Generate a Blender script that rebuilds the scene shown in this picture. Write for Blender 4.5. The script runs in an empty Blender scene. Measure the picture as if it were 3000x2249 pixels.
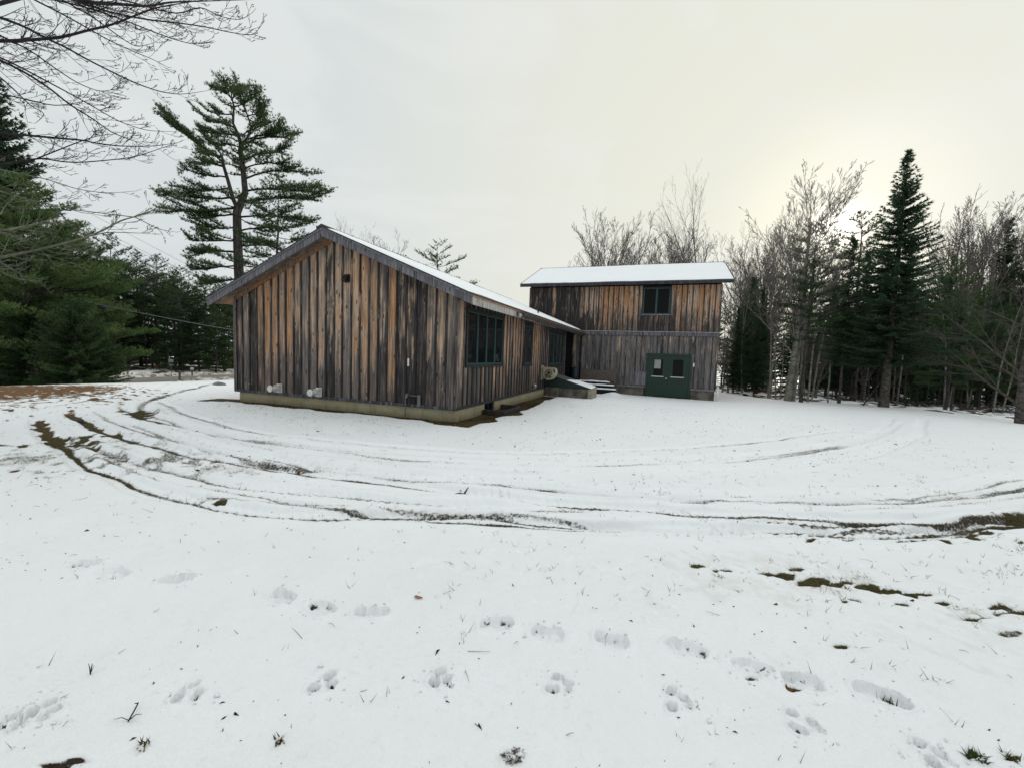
import bpy, math, random
import numpy as np
from mathutils import Vector, Matrix

PI = math.pi
S = bpy.context.scene
COL = S.collection

# ------------------------------------------------------------------ camera
F_PX, IW, IH = 1225.9, 3000.0, 2249.0
YAW, PITCH, ROLL = 0.3422, 0.0717, 0.0355
CAM = np.array([4.6024, -8.9305, 1.3463])
FW = np.array([-math.sin(YAW) * math.cos(PITCH), math.cos(YAW) * math.cos(PITCH), -math.sin(PITCH)])
_r = np.array([math.cos(YAW), math.sin(YAW), 0.0])
_u = np.cross(_r, FW)
RT = math.cos(ROLL) * _r + math.sin(ROLL) * _u
UP = -math.sin(ROLL) * _r + math.cos(ROLL) * _u
cam_data = bpy.data.cameras.new('camera')
cam_data.sensor_width = 36.0
cam_data.lens = 36.0 * F_PX / IW
cam_data.clip_start = 0.05
cam_data.clip_end = 2000.0
cam = bpy.data.objects.new('camera', cam_data)
COL.objects.link(cam)
cam.matrix_world = Matrix(((RT[0], UP[0], -FW[0], CAM[0]), (RT[1], UP[1], -FW[1], CAM[1]),
                           (RT[2], UP[2], -FW[2], CAM[2]), (0, 0, 0, 1)))
S.camera = cam


def ray(u, v):
    """direction of the measured photo pixel, one metre deep along the view axis"""
    return FW + RT * ((u - IW / 2) / F_PX) + UP * ((IH / 2 - v) / F_PX)


# ------------------------------------------------------------------ sky, sun, exposure
SUN_DIR = ray(2450, 668)
SUN_DIR = SUN_DIR / np.linalg.norm(SUN_DIR)
SUN_EL = math.asin(SUN_DIR[2])
SUN_AZ = math.atan2(SUN_DIR[0], SUN_DIR[1])
world = bpy.data.worlds.new('World')
S.world = world
world.use_nodes = True
wt = world.node_tree
wt.nodes.clear()


class NT:
    """small helper to write node trees as expressions"""
    def __init__(self, tree):
        self.t = tree

    def n(self, kind, ins=None, **props):
        nd = self.t.nodes.new(kind)
        for k, v in props.items():
            setattr(nd, k, v)
        for k, v in (ins or {}).items():
            s = nd.inputs[k]
            if isinstance(v, bpy.types.NodeSocket):
                self.t.links.new(v, s)
            else:
                s.default_value = v
        return nd

    def math(self, op, a, b=0.0, c=0.0, clamp=False):
        return self.n('ShaderNodeMath', {0: a, 1: b, 2: c}, operation=op, use_clamp=clamp).outputs[0]

    def mix(self, f, a, b, blend='MIX'):
        nd = self.n('ShaderNodeMix', None, data_type='RGBA', blend_type=blend)
        for idx, v in ((0, f), (6, a), (7, b)):
            if isinstance(v, bpy.types.NodeSocket):
                self.t.links.new(v, nd.inputs[idx])
            elif idx == 0:
                nd.inputs[0].default_value = v
            else:
                nd.inputs[idx].default_value = (v[0], v[1], v[2], 1.0)
        return nd.outputs[2]

    def ramp(self, x, a, b, lo=0.0, hi=1.0, smooth=True):
        return self.n('ShaderNodeMapRange', {0: x, 1: a, 2: b, 3: lo, 4: hi}, clamp=True,
                      interpolation_type='SMOOTHSTEP' if smooth else 'LINEAR').outputs[0]

    def vscale(self, v, s):
        return self.n('ShaderNodeVectorMath', {0: v, 1: s}, operation='MULTIPLY').outputs[0]

    def vadd(self, a, b):
        return self.n('ShaderNodeVectorMath', {0: a, 1: b}, operation='ADD').outputs[0]

    def noise(self, vec, scale, detail=3.0, rough=0.55, dist=0.0):
        return self.n('ShaderNodeTexNoise', {'Vector': vec, 'Scale': scale, 'Detail': detail, 'Roughness': rough,
                                             'Distortion': dist}).outputs[0]


g = NT(wt)
tc = g.n('ShaderNodeTexCoord').outputs['Generated']
dirn = g.n('ShaderNodeVectorMath', {0: tc}, operation='NORMALIZE').outputs[0]
dot = g.n('ShaderNodeVectorMath', {0: dirn, 1: tuple(SUN_DIR)}, operation='DOT_PRODUCT').outputs['Value']
zz = g.n('ShaderNodeSeparateXYZ', {0: dirn}).outputs[2]
# thin overcast: cool away from the sun, warm cream towards it, a little brighter overhead
cool, warm = (0.690, 0.738, 0.748), (0.825, 0.828, 0.728)
wide = g.ramp(dot, 0.45, 0.99)
oc = g.mix(wide, cool, warm)
cl = g.noise(g.vscale(dirn, (2.0, 2.0, 5.5)), 1.5, 4.0, 0.5, 0.8)
oc = g.mix(g.ramp(cl, 0.36, 0.66, 0.0, 0.45), oc, (0.84, 0.855, 0.835))
zen = g.ramp(zz, 0.62, 1.0, 1.0, 1.85)
oc = g.vscale(oc, g.n('ShaderNodeCombineXYZ', {0: zen, 1: zen, 2: zen}).outputs[0])
for lim, amp, colr in ((0.965, 0.34, (1.0, 0.88, 0.56)), (0.9955, 0.40, (1.0, 0.93, 0.74)), (0.9986, 1.25, (1.0, 0.96, 0.86))):
    lobe = g.ramp(dot, lim, 1.0, 0.0, amp)
    lobe = g.math('MULTIPLY', lobe, lobe) if amp < 9 else lobe
    oc = g.vadd(oc, g.vscale(colr, g.n('ShaderNodeCombineXYZ', {0: lobe, 1: lobe, 2: lobe}).outputs[0]))
sky = g.n('ShaderNodeTexSky', None, sky_type='NISHITA')
sky.sun_disc = False
sky.sun_elevation = SUN_EL
sky.sun_rotation = SUN_AZ
sky.altitude = 100.0
sky.dust_density = 3.0
skc = g.mix(0.983, sky.outputs[0], g.vscale(oc, (10.0, 10.0, 10.0)))
bg = g.n('ShaderNodeBackground', {'Color': skc, 'Strength': 0.1})
wo = g.n('ShaderNodeOutputWorld', {'Surface': bg.outputs[0]})

sd = bpy.data.lights.new('sun', 'SUN')
sd.energy = 1.3
sd.angle = math.radians(11)
sd.color = (1.0, 0.90, 0.74)
sun = bpy.data.objects.new('sun', sd)
COL.objects.link(sun)
sun.rotation_euler = Vector(tuple(-SUN_DIR)).to_track_quat('-Z', 'Y').to_euler()
sun.location = (20, 60, 40)

S.view_settings.view_transform = 'Standard'
S.view_settings.look = 'None'
S.view_settings.exposure = 0.0
S.view_settings.gamma = 1.0
S.view_settings.use_curve_mapping = False
S.render.engine = 'CYCLES'
S.cycles.max_bounces = 6
S.cycles.diffuse_bounces = 3
S.cycles.glossy_bounces = 3
S.cycles.transmission_bounces = 3
S.cycles.transparent_max_bounces = 4
S.cycles.caustics_reflective = False
S.cycles.caustics_refractive = False

# ------------------------------------------------------------------ object helpers
random.seed(7)
RNG = np.random.default_rng(11)


def mat(name):
    m = bpy.data.materials.new(name)
    m.use_nodes = True
    t = m.node_tree
    t.nodes.clear()
    n = NT(t)
    b = n.n('ShaderNodeBsdfPrincipled')
    n.n('ShaderNodeOutputMaterial', {'Surface': b.outputs[0]})
    return m, n, b


def put(n, b, **kw):
    for k, v in kw.items():
        k = {'Base': 'Base Color', 'Spec': 'Specular IOR Level'}.get(k, k)
        if isinstance(v, bpy.types.NodeSocket):
            n.t.links.new(v, b.inputs[k])
        else:
            b.inputs[k].default_value = (v[0], v[1], v[2], 1.0) if isinstance(v, tuple) else v


def bump(n, b, h, strength=0.5, dist=0.01):
    nd = n.n('ShaderNodeBump', {'Height': h, 'Strength': strength, 'Distance': dist})
    n.t.links.new(nd.outputs[0], b.inputs['Normal'])


def tag(o, label=None, cat=None, group=None, kind=None):
    for k, v in (('label', label), ('category', cat), ('group', group), ('kind', kind)):
        if v:
            o[k] = v
    return o


def empty(name, loc=(0, 0, 0), label=None, cat=None, group=None):
    o = bpy.data.objects.new(name, None)
    COL.objects.link(o)
    o.location = tuple(float(c) for c in loc)
    o.empty_display_size = 0.2
    return tag(o, label, cat, group)


def link(name, me, parent=None, loc=None):
    o = bpy.data.objects.new(name, me)
    COL.objects.link(o)
    if parent is not None:
        o.parent = parent
    if loc is not None:
        o.location = loc
    return o


def np_mesh(name, V, Fc, m, smooth=False, attrs=None):
    """mesh from numpy: V (n,3), Fc (k,3) or (k,4); attrs {name: (n,) or (n,4)}"""
    V = np.ascontiguousarray(V, np.float32)
    Fc = np.ascontiguousarray(Fc, np.int32)
    me = bpy.data.meshes.new(name)
    me.vertices.add(len(V))
    me.vertices.foreach_set('co', V.ravel())
    k, w = Fc.shape
    me.loops.add(k * w)
    me.loops.foreach_set('vertex_index', Fc.ravel())
    me.polygons.add(k)
    me.polygons.foreach_set('loop_start', np.arange(0, k * w, w, dtype=np.int32))
    me.polygons.foreach_set('loop_total', np.full(k, w, np.int32))
    if smooth:
        me.polygons.foreach_set('use_smooth', np.ones(k, bool))
    for an, a in (attrs or {}).items():
        a = np.asarray(a, np.float32)
        if a.ndim == 1:
            me.attributes.new(an, 'FLOAT', 'POINT').data.foreach_set('value', a)
        else:
            me.attributes.new(an, 'FLOAT_COLOR', 'POINT').data.foreach_set('color', np.ascontiguousarray(a).ravel())
    me.materials.append(m)
    me.update(calc_edges=True)
    me.validate()
    return me


class MB:
    """collects boxes, prisms, tubes and discs; build() makes ONE mesh object"""
    def __init__(self):
        self.v, self.f, self.sm = [], [], []

    def add(self, vs, fs, smooth=False):
        o = len(self.v)
        self.v += [tuple(float(c) for c in p) for p in vs]
        self.f += [tuple(i + o for i in f) for f in fs]
        self.sm += [smooth] * len(fs)
        return self

    def box(self, a, b):
        (x0, y0, z0), (x1, y1, z1) = a, b
        x0, x1 = min(x0, x1), max(x0, x1)
        y0, y1 = min(y0, y1), max(y0, y1)
        z0, z1 = min(z0, z1), max(z0, z1)
        return self.add([(x0, y0, z0), (x1, y0, z0), (x1, y1, z0), (x0, y1, z0),
                         (x0, y0, z1), (x1, y0, z1), (x1, y1, z1), (x0, y1, z1)],
                        [(3, 2, 1, 0), (4, 5, 6, 7), (0, 1, 5, 4), (1, 2, 6, 5), (2, 3, 7, 6), (3, 0, 4, 7)])

    def cbox(self, a, b, c=0.006):
        """box with its edges chamfered by c (three crossing slabs' hull, 26 faces)"""
        lo = [min(a[i], b[i]) for i in range(3)]
        hi = [max(a[i], b[i]) for i in range(3)]
        c = min([c] + [(hi[i] - lo[i]) * 0.45 for i in range(3)])
        vs, idx = [], {}
        for sx in (0, 1):
            for sy in (0, 1):
                for sz in (0, 1):
                    s = (sx, sy, sz)
                    for ax in range(3):
                        p = [(hi[i] if s[i] else lo[i]) for i in range(3)]
                        for i in range(3):
                            if i != ax:
                                p[i] += -c if s[i] else c
                        idx[(s, ax)] = len(vs)
                        vs.append(tuple(p))
        fs = []
        mid = Vector([(lo[i] + hi[i]) / 2 for i in range(3)])

        def face(ids):
            ps = [Vector(vs[i]) for i in ids]
            nrm = (ps[1] - ps[0]).cross(ps[2] - ps[0])
            cen = sum(ps, Vector()) / len(ps)
            fs.append(tuple(ids) if nrm.dot(cen - mid) > 0 else tuple(reversed(ids)))
        for ax in range(3):
            o1, o2 = [i for i in range(3) if i != ax]
            for s in (0, 1):
                q = []
                for (p, r) in ((0, 0), (1, 0), (1, 1), (0, 1)):
                    k = [0, 0, 0]
                    k[ax], k[o1], k[o2] = s, p, r
                    q.append(idx[(tuple(k), ax)])
                face(q)
            for p in (0, 1):
                for r in (0, 1):
                    k0, k1 = [0, 0, 0], [0, 0, 0]
                    k0[ax], k1[ax] = 0, 1
                    k0[o1] = k1[o1] = p
                    k0[o2] = k1[o2] = r
                    face([idx[(tuple(k0), o1)], idx[(tuple(k1), o1)], idx[(tuple(k1), o2)], idx[(tuple(k0), o2)]])
        for sx in (0, 1):
            for sy in (0, 1):
                for sz in (0, 1):
                    face([idx[((sx, sy, sz), ax)] for ax in range(3)])
        return self.add(vs, fs)

    def prism(self, poly, d0, d1, axis=1):
        """extrude a 2-D polygon (list of (a, b)) along axis from d0 to d1"""
        n = len(poly)

        def p3(a, b, d):
            return (d, a, b) if axis == 0 else ((a, d, b) if axis == 1 else (a, b, d))
        vs = [p3(a, b, d0) for a, b in poly] + [p3(a, b, d1) for a, b in poly]
        area = sum(poly[i][0] * poly[(i + 1) % n][1] - poly[(i + 1) % n][0] * poly[i][1] for i in range(n))
        flip = (area > 0) != (axis == 1)
        if d1 < d0:
            flip = not flip
        fs = [tuple(range(n))[::-1], tuple(range(n, 2 * n))]
        for i in range(n):
            j = (i + 1) % n
            fs.append((i, j, j + n, i + n))
        if not flip:
            fs = [f[::-1] for f in fs]
        return self.add(vs, fs)

    def tube(self, pts, rad, n=8, cap=True, smooth=True):
        pts = [Vector(p) for p in pts]
        rs = rad if isinstance(rad, (list, tuple)) else [rad] * len(pts)
        vs, fs = [], []
        ref = None
        for i, p in enumerate(pts):
            t = (pts[min(i + 1, len(pts) - 1)] - pts[max(i - 1, 0)]).normalized()
            if ref is None:
                ref = Vector((0, 0, 1)) if abs(t.z) < 0.9 else Vector((1, 0, 0))
            a = t.cross(ref).normalized()
            b = a.cross(t).normalized()
            ref = b
            vs += [p + (a * math.cos(2 * PI * k / n) + b * math.sin(2 * PI * k / n)) * rs[i] for k in range(n)]
        for i in range(len(pts) - 1):
            for k in range(n):
                k2 = (k + 1) % n
                fs.append((i * n + k, i * n + k2, (i + 1) * n + k2, (i + 1) * n + k))
        self.add(vs, fs, smooth)
        if cap:
            o = len(self.v) - len(vs)
            self.f += [tuple(o + k for k in range(n))[::-1], tuple(o + (len(pts) - 1) * n + k for k in range(n))]
            self.sm += [False, False]
        return self

    def cyl(self, a, b, r, n=16):
        return self.tube([a, b], r, n)

    def build(self, name, m, parent=None, loc=None, origin=None):
        me = bpy.data.meshes.new(name)
        vs = self.v
        if origin is not None:
            vs = [(p[0] - origin[0], p[1] - origin[1], p[2] - origin[2]) for p in vs]
            loc = origin
        me.from_pydata(vs, [], self.f)
        me.polygons.foreach_set('use_smooth', self.sm)
        me.materials.append(m)
        me.update()
        return link(name, me, parent, loc)


# value noise on a lattice, for terrain and scatter
_TAB = np.random.default_rng(5).random((256, 256)).astype(np.float32)


def vn(x, y, s, k=0):
    x = np.asarray(x) / s + 37.3 * k + 500
    y = np.asarray(y) / s + 91.7 * k + 500
    xi, yi = np.floor(x).astype(int), np.floor(y).astype(int)
    fx, fy = x - xi, y - yi
    fx, fy = fx * fx * (3 - 2 * fx), fy * fy * (3 - 2 * fy)
    T = lambda a, b: _TAB[a & 255, b & 255]
    return (T(xi, yi) * (1 - fx) + T(xi + 1, yi) * fx) * (1 - fy) + (T(xi, yi + 1) * (1 - fx) + T(xi + 1, yi + 1) * fx) * fy


def sstep(a, b, x):
    t = np.clip((np.asarray(x, float) - a) / (b - a), 0, 1)
    return t * t * (3 - 2 * t)
# ------------------------------------------------------------------ lie of the land
_CP = np.array([
    (-7.3, 0, -.31), (-3.6, -.5, -.31), (0, 0, -.31), (.5, 4, -.31), (.8, 8, -.36), (2, 11, -.46), (4, 13.6, -.57), (7.1, 13.6, -.60),
    (4.6, -9, -.31), (0, -6, -.31), (9, -7, -.33), (10, 0, -.40), (-8, -5, -.36), (-12, -1, -.42), (8, 8, -.50), (13, 6, -.52),
    (11.1, 17.6, -.66), (15.4, 17.4, -.67), (8.2, 20.6, -.64), (17.3, 12, -.58), (21, 7, -.62), (5, -18, -.35), (-10, -18, -.5),
    (20, 25, -1.0), (30, 20, -1.1), (13, 30, -1.0), (25, 40, -1.25), (42, 40, -1.4), (7, 40, -1.2), (-3, 26, -1.0), (-8, 42, -1.7),
    (-8, 10, -.58), (-9.5, 5, -.48), (35, 5, -1.0), (30, -15, -.8), (60, 20, -1.6), (50, 70, -1.8), (0, 80, -2.2),
    (-16, 1, -.52), (-20.5, 3, -.76), (-20, 9, -.85), (-18, 16, -1.0), (-27, 6, -1.36), (-27, 14, -1.45), (-21, -3, -.66), (-28, -6, -1.2),
    (-36, 12, -2.2), (-42, 12, -2.2), (-36, 26, -2.2), (-42, 26, -2.2), (-36, -8, -2.2), (-42, -8, -2.2), (-39, 60, -2.3), (-39, -40, -2.2),
    (-47, 14, -2.05), (-60, 14, -1.9), (-60, 40, -2.0), (-60, -10, -1.9), (-90, 20, -1.8)], float)


def _tps(d2):
    return np.where(d2 > 1e-9, 0.5 * d2 * np.log(d2 + 1e-12), 0.0)


_n = len(_CP)
_K = _tps(((_CP[:, None, :2] - _CP[None, :, :2]) ** 2).sum(-1)) + np.eye(_n) * 0.5
_P = np.c_[np.ones(_n), _CP[:, :2]]
_sol = np.linalg.solve(np.block([[_K, _P], [_P.T, np.zeros((3, 3))]]), np.r_[_CP[:, 2], 0, 0, 0])


def base_z(x, y):
    x, y = np.atleast_1d(np.asarray(x, float)), np.atleast_1d(np.asarray(y, float))
    out = np.empty(len(x))
    for i in range(0, len(x), 60000):
        xs, ys = x[i:i + 60000], y[i:i + 60000]
        cx, cy = np.clip(xs, -95, 62), np.clip(ys, -42, 82)
        z = _sol[_n] + _sol[_n + 1] * cx + _sol[_n + 2] * cy
        for j in range(_n):
            z = z + _sol[j] * _tps((cx - _CP[j, 0]) ** 2 + (cy - _CP[j, 1]) ** 2)
        out[i:i + 60000] = np.clip(z, -3.0, -0.28)
    road = sstep(5.0, 3.4, np.abs(x + 39.2))
    return out * (1 - road) + -2.2 * road


def gz(x, y):
    return float(base_z([x], [y])[0])


def gp(u, v, it=8):
    """ground point seen at a photo pixel"""
    d = ray(u, v)
    z = -0.35
    for _ in range(it):
        t = (z - CAM[2]) / d[2]
        p = CAM + d * t
        z = 0.5 * z + 0.5 * gz(p[0], p[1])
    return np.array([p[0], p[1], gz(p[0], p[1])])


def at(u, v, depth):
    return CAM + ray(u, v) * depth


# --- tracks: centre lines measured on the ground
def gline(pts):
    P = np.array([gp(u, v)[:2] for u, v in pts])
    # densify with a Catmull-Rom curve
    out = []
    for i in range(len(P) - 1):
        p0, p1, p2, p3 = P[max(i - 1, 0)], P[i], P[i + 1], P[min(i + 2, len(P) - 1)]
        for t in np.linspace(0, 1, 6, endpoint=False):
            out.append(0.5 * ((2 * p1) + (p2 - p0) * t + (2 * p0 - 5 * p1 + 4 * p2 - p3) * t * t + (3 * p1 - p0 - 3 * p2 + p3) * t ** 3))
    out.append(P[-1])
    return np.array(out)


# (pixels, rut width m, depth m, tread, bare along the line, bare colour key)
TRACKS = [
    ([(128, 1238), (140, 1275), (200, 1325), (300, 1378), (450, 1430), (590, 1466), (660, 1478), (800, 1497), (1000, 1514), (1384, 1520),
      (1678, 1538), (1904, 1550), (2181, 1552), (2390, 1552), (2600, 1556), (2830, 1540), (3080, 1500)], .30, .035, .010, .95),
    ([(228, 1222), (300, 1256), (400, 1290), (560, 1326), (680, 1347), (830, 1376), (1000, 1399), (1345, 1434), (1500, 1456), (1800, 1485),
      (1985, 1494), (2180, 1501), (2400, 1518), (2600, 1522), (2800, 1513), (3080, 1488)], .26, .04, .010, .72),
    ([(560, 1096), (470, 1130), (380, 1165), (372, 1190), (420, 1212), (500, 1236), (590, 1256), (800, 1310), (1000, 1336), (1350, 1364),
      (1600, 1376), (2000, 1374), (2300, 1361), (2550, 1331), (2680, 1276), (2700, 1238)], .24, .028, .008, .40),
    ([(640, 1120), (520, 1150), (430, 1180), (440, 1205), (520, 1228), (660, 1266), (1000, 1312), (1370, 1336), (1800, 1346), (2200, 1331),
      (2500, 1290), (2585, 1255), (2600, 1228)], .22, .022, .008, .10),
    ([(300, 1330), (540, 1392), (800, 1440), (1100, 1468), (1500, 1490), (1900, 1521), (2300, 1534), (2700, 1534), (3080, 1510)], .34, .018, .012, .12),
    ([(330, 1215), (430, 1255), (620, 1300), (860, 1345), (1150, 1382), (1500, 1402), (1800, 1420), (2100, 1436), (2350, 1445), (2600, 1442),
      (2800, 1425), (3080, 1375)], .30, .024, .010, .08),
    ([(700, 1330), (1000, 1362), (1300, 1392), (1600, 1418), (2000, 1460), (2300, 1478), (2600, 1474), (2900, 1452), (3080, 1434)], .24, .022, .010, .12),
    ([(420, 1250), (600, 1312), (830, 1362), (1100, 1393), (1400, 1413), (1750, 1440), (2100, 1458), (2500, 1462), (2900, 1437), (3080, 1408)], .15, .020, .004, .0),
    ([(260, 1300), (420, 1352), (620, 1402), (900, 1443), (1200, 1463), (1600, 1482), (2000, 1507), (2400, 1526), (2800, 1524), (3080, 1500)], .15, .020, .004, .0),
    ([(560, 1250), (760, 1290), (1000, 1322), (1300, 1349), (1700, 1360), (2100, 1352), (2400, 1320), (2560, 1282), (2630, 1240)], .15, .018, .0, .0),
    ([(800, 1470), (1100, 1492), (1400, 1505), (1800, 1530), (2200, 1543), (2600, 1545), (2900, 1524), (3080, 1506)], .14, .020, .004, .0),
    ([(480, 1180), (560, 1215), (700, 1255), (900, 1285), (1200, 1310), (1500, 1322), (1900, 1318), (2250, 1290), (2440, 1262)], .16, .014, .0, .0),
    ([(60, 1196), (180, 1180), (330, 1158), (500, 1135), (690, 1128)], .22, .016, .0, .10),
    ([(40, 1222), (170, 1200), (300, 1178), (420, 1160), (560, 1142)], .22, .014, .0, .16),
]
# --- bare patches: (u, v, half width px, half height px, strength, colour) ; colour g grass, o orange needles, d dark soil
PATCH = [
    (60, 1140, 320, 18, 2.6, 'o'), (230, 1138, 115, 13, 1.9, 'o'), (-80, 1149, 270, 22, 2.6, 'o'),
    (30, 1302, 70, 5, .95, 'g'), (25, 1376, 45, 6, .85, 'o'), (136, 1262, 18, 28, .7, 'o'),
    (240, 1290, 110, 22, .70, 'g'), (320, 1335, 190, 30, .52, 'g'), (90, 1350, 150, 46, .46, 'g'), (370, 1290, 190, 30, .42, 'g'),
    (500, 1345, 190, 28, .50, 'g'), (640, 1370, 140, 24, .42, 'g'), (840, 1352, 120, 12, .40, 'd'), (960, 1368, 100, 14, .40, 'd'), (430, 1370, 60, 14, .45, 'g'), (420, 1207, 45, 12, .95, 'g'), (460, 1200, 45, 10, .50, 'g'),
    (210, 1202, 14, 10, .8, 'o'), (355, 1203, 18, 6, .7, 'o'), (640, 1468, 62, 10, 1.0, 'g'), (245, 1403, 20, 5, .8, 'o'),
    (455, 1382, 35, 8, .55, 'o'), (860, 1378, 40, 6, .8, 'o'),
    (2690, 1574, 75, 9, 1.15, 'g'), (2800, 1572, 70, 13, 1.2, 'g'), (2880, 1562, 70, 9, .9, 'g'), (2380, 1581, 22, 6, 1.0, 'g'),
    (2480, 1579, 32, 7, 1.05, 'g'), (3010, 1503, 80, 11, .9, 'g'), (2700, 1524, 200, 9, .36, 'g'), (2990, 1582, 18, 8, .8, 'g'),
    (2590, 1720, 80, 10, 1.1, 'g'), (2700, 1732, 90, 11, 1.1, 'g'), (2390, 1687, 45, 12, .9, 'g'), (2460, 1695, 40, 10, .7, 'g'),
    (2540, 1705, 60, 9, .75, 'g'), (2130, 1662, 45, 7, .8, 'g'), (2240, 1672, 50, 9, .7, 'g'), (2300, 1672, 45, 9, .7, 'g'), (2620, 1694, 60, 8, .7, 'g'),
    (2600, 1637, 18, 6, 1.0, 'g'), (2660, 1652, 45, 8, .75, 'g'), (2915, 1774, 45, 14, .95, 'g'), (2950, 1790, 90, 14, .7, 'g'),
    (2880, 1800, 70, 8, .75, 'g'), (2760, 1757, 30, 6, .9, 'g'), (2470, 1885, 60, 12, .75, 'g'), (2040, 1650, 40, 8, .6, 'g'),
    (2330, 1655, 30, 7, .55, 'g'), (2480, 1750, 50, 14, .6, 'g'), (2640, 1760, 60, 10, .6, 'g'), (2970, 1845, 50, 10, .5, 'g'),
    (2400, 1710, 460, 80, .27, 'g'), (2750, 1830, 400, 110, .22, 'g'), (2150, 1640, 330, 50, .26, 'g'), (2560, 1700, 260, 40, .34, 'g'), (2850, 1780, 200, 40, .34, 'g'), (150, 1380, 200, 60, .20, 'g'),
    (2605, 2040, 28, 16, 1.05, 'g'), (2328, 2008, 22, 14, .9, 'o'), (2200, 1985, 30, 10, .6, 'g'), (2655, 1930, 10, 5, .8, 'd'),
    (2845, 2205, 35, 26, .9, 'g'), (2970, 2215, 36, 16, .9, 'g'), (1525, 2205, 60, 40, .50, 'd'), (1570, 2160, 50, 26, .48, 'd'), (170, 2240, 60, 14, .8, 'd'),
    (10, 2130, 30, 9, 1.0, 'd'), (225, 2225, 45, 12, .85, 'd'),
    (340, 1104, 60, 12, 1.0, 'o'), (405, 1104, 45, 8, 1.0, 'o'), (280, 1108, 50, 9, .9, 'o'), (540, 1097, 55, 4, .8, 'o'), (475, 1096, 30, 3, .7, 'o'),
]
BOOT = [(180, 1218), (250, 1238), (382, 1248), (610, 1287), (693, 1311), (803, 1322), (1077, 1350), (1183, 1371), (1324, 1384), (1482, 1402),
        (1618, 1442), (1733, 1472), (1905, 1502)]
PAW = [(100, 1533), (22, 1566), (412, 1492), (709, 1474), (957, 1466), (1213, 1480), (1468, 1514), (1737, 1566), (2022, 1632)]
PX = 3000.0 / 2212.0

# --- polar sheet, fine in front, coarse elsewhere
_a0 = math.atan2(FW[1], FW[0])
_ang = np.r_[np.linspace(-61, 61, 820), np.linspace(61, 299, 60)[1:-1]] * PI / 180 + _a0
_rad = np.r_[0.0, 0.35, 0.62, np.exp(np.linspace(math.log(0.80), math.log(6), 440)), np.exp(np.linspace(math.log(6), math.log(34), 245))[1:], np.exp(np.linspace(math.log(34), math.log(600), 62))[1:]]
_A, _R = np.meshgrid(_ang, _rad)
GX = (CAM[0] + np.cos(_A) * _R).ravel()
GY = (CAM[1] + np.sin(_A) * _R).ravel()
GZ = base_z(GX, GY)
Rr = _R.ravel()
near = Rr < 45
# soft undulation, wind texture, crust
amp = sstep(60, 12, Rr)
GZ += (vn(GX, GY, 2.6, 1) - .5) * .035 * sstep(0, 3, Rr) * np.clip(amp + .3, 0, 1)
GZ += (vn(GX, GY, .62, 2) - .5) * .017 * amp + (vn(GX, GY, .21, 3) - .5) * .013 * amp + (vn(GX, GY, .075, 4) - .5) * .0065 * sstep(9, 3, Rr)
pit = sstep(.72, .9, vn(GX, GY, .11, 5)) * sstep(.45, .7, vn(GX, GY, 1.4, 6))
GZ -= pit * .012 * sstep(10, 4, Rr)
BARE_SHADE = np.zeros(len(GX))  # thawed ground, plus groove shade painted along the tracks
WG, WO, WD = np.full(len(GX), 1e-3), np.zeros(len(GX)), np.zeros(len(GX))


def dist_line(L, mask):
    idx = np.nonzero(mask)[0]
    x, y = GX[idx], GY[idx]
    best = np.full(len(idx), 1e9)
    sid = np.zeros(len(idx))
    side = np.zeros(len(idx))
    acc = 0.0
    for i in range(len(L) - 1):
        ax, ay = L[i]
        dx, dy = L[i + 1] - L[i]
        ll = math.hypot(dx, dy)
        if ll < 1e-6:
            continue
        t = np.clip(((x - ax) * dx + (y - ay) * dy) / ll ** 2, 0, 1)
        ex, ey = x - ax - t * dx, y - ay - t * dy
        d = np.hypot(ex, ey)
        b = d < best
        best[b] = d[b]
        sid[b] = acc + t[b] * ll
        side[b] = ((ex * dy - ey * dx) / ll)[b]
        acc += ll
    return idx, best, sid, side


def wear_t(s, k):
    return sstep(.52, .75, vn(s, s * 0 + 9, 1.6, 170 + k))


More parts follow.
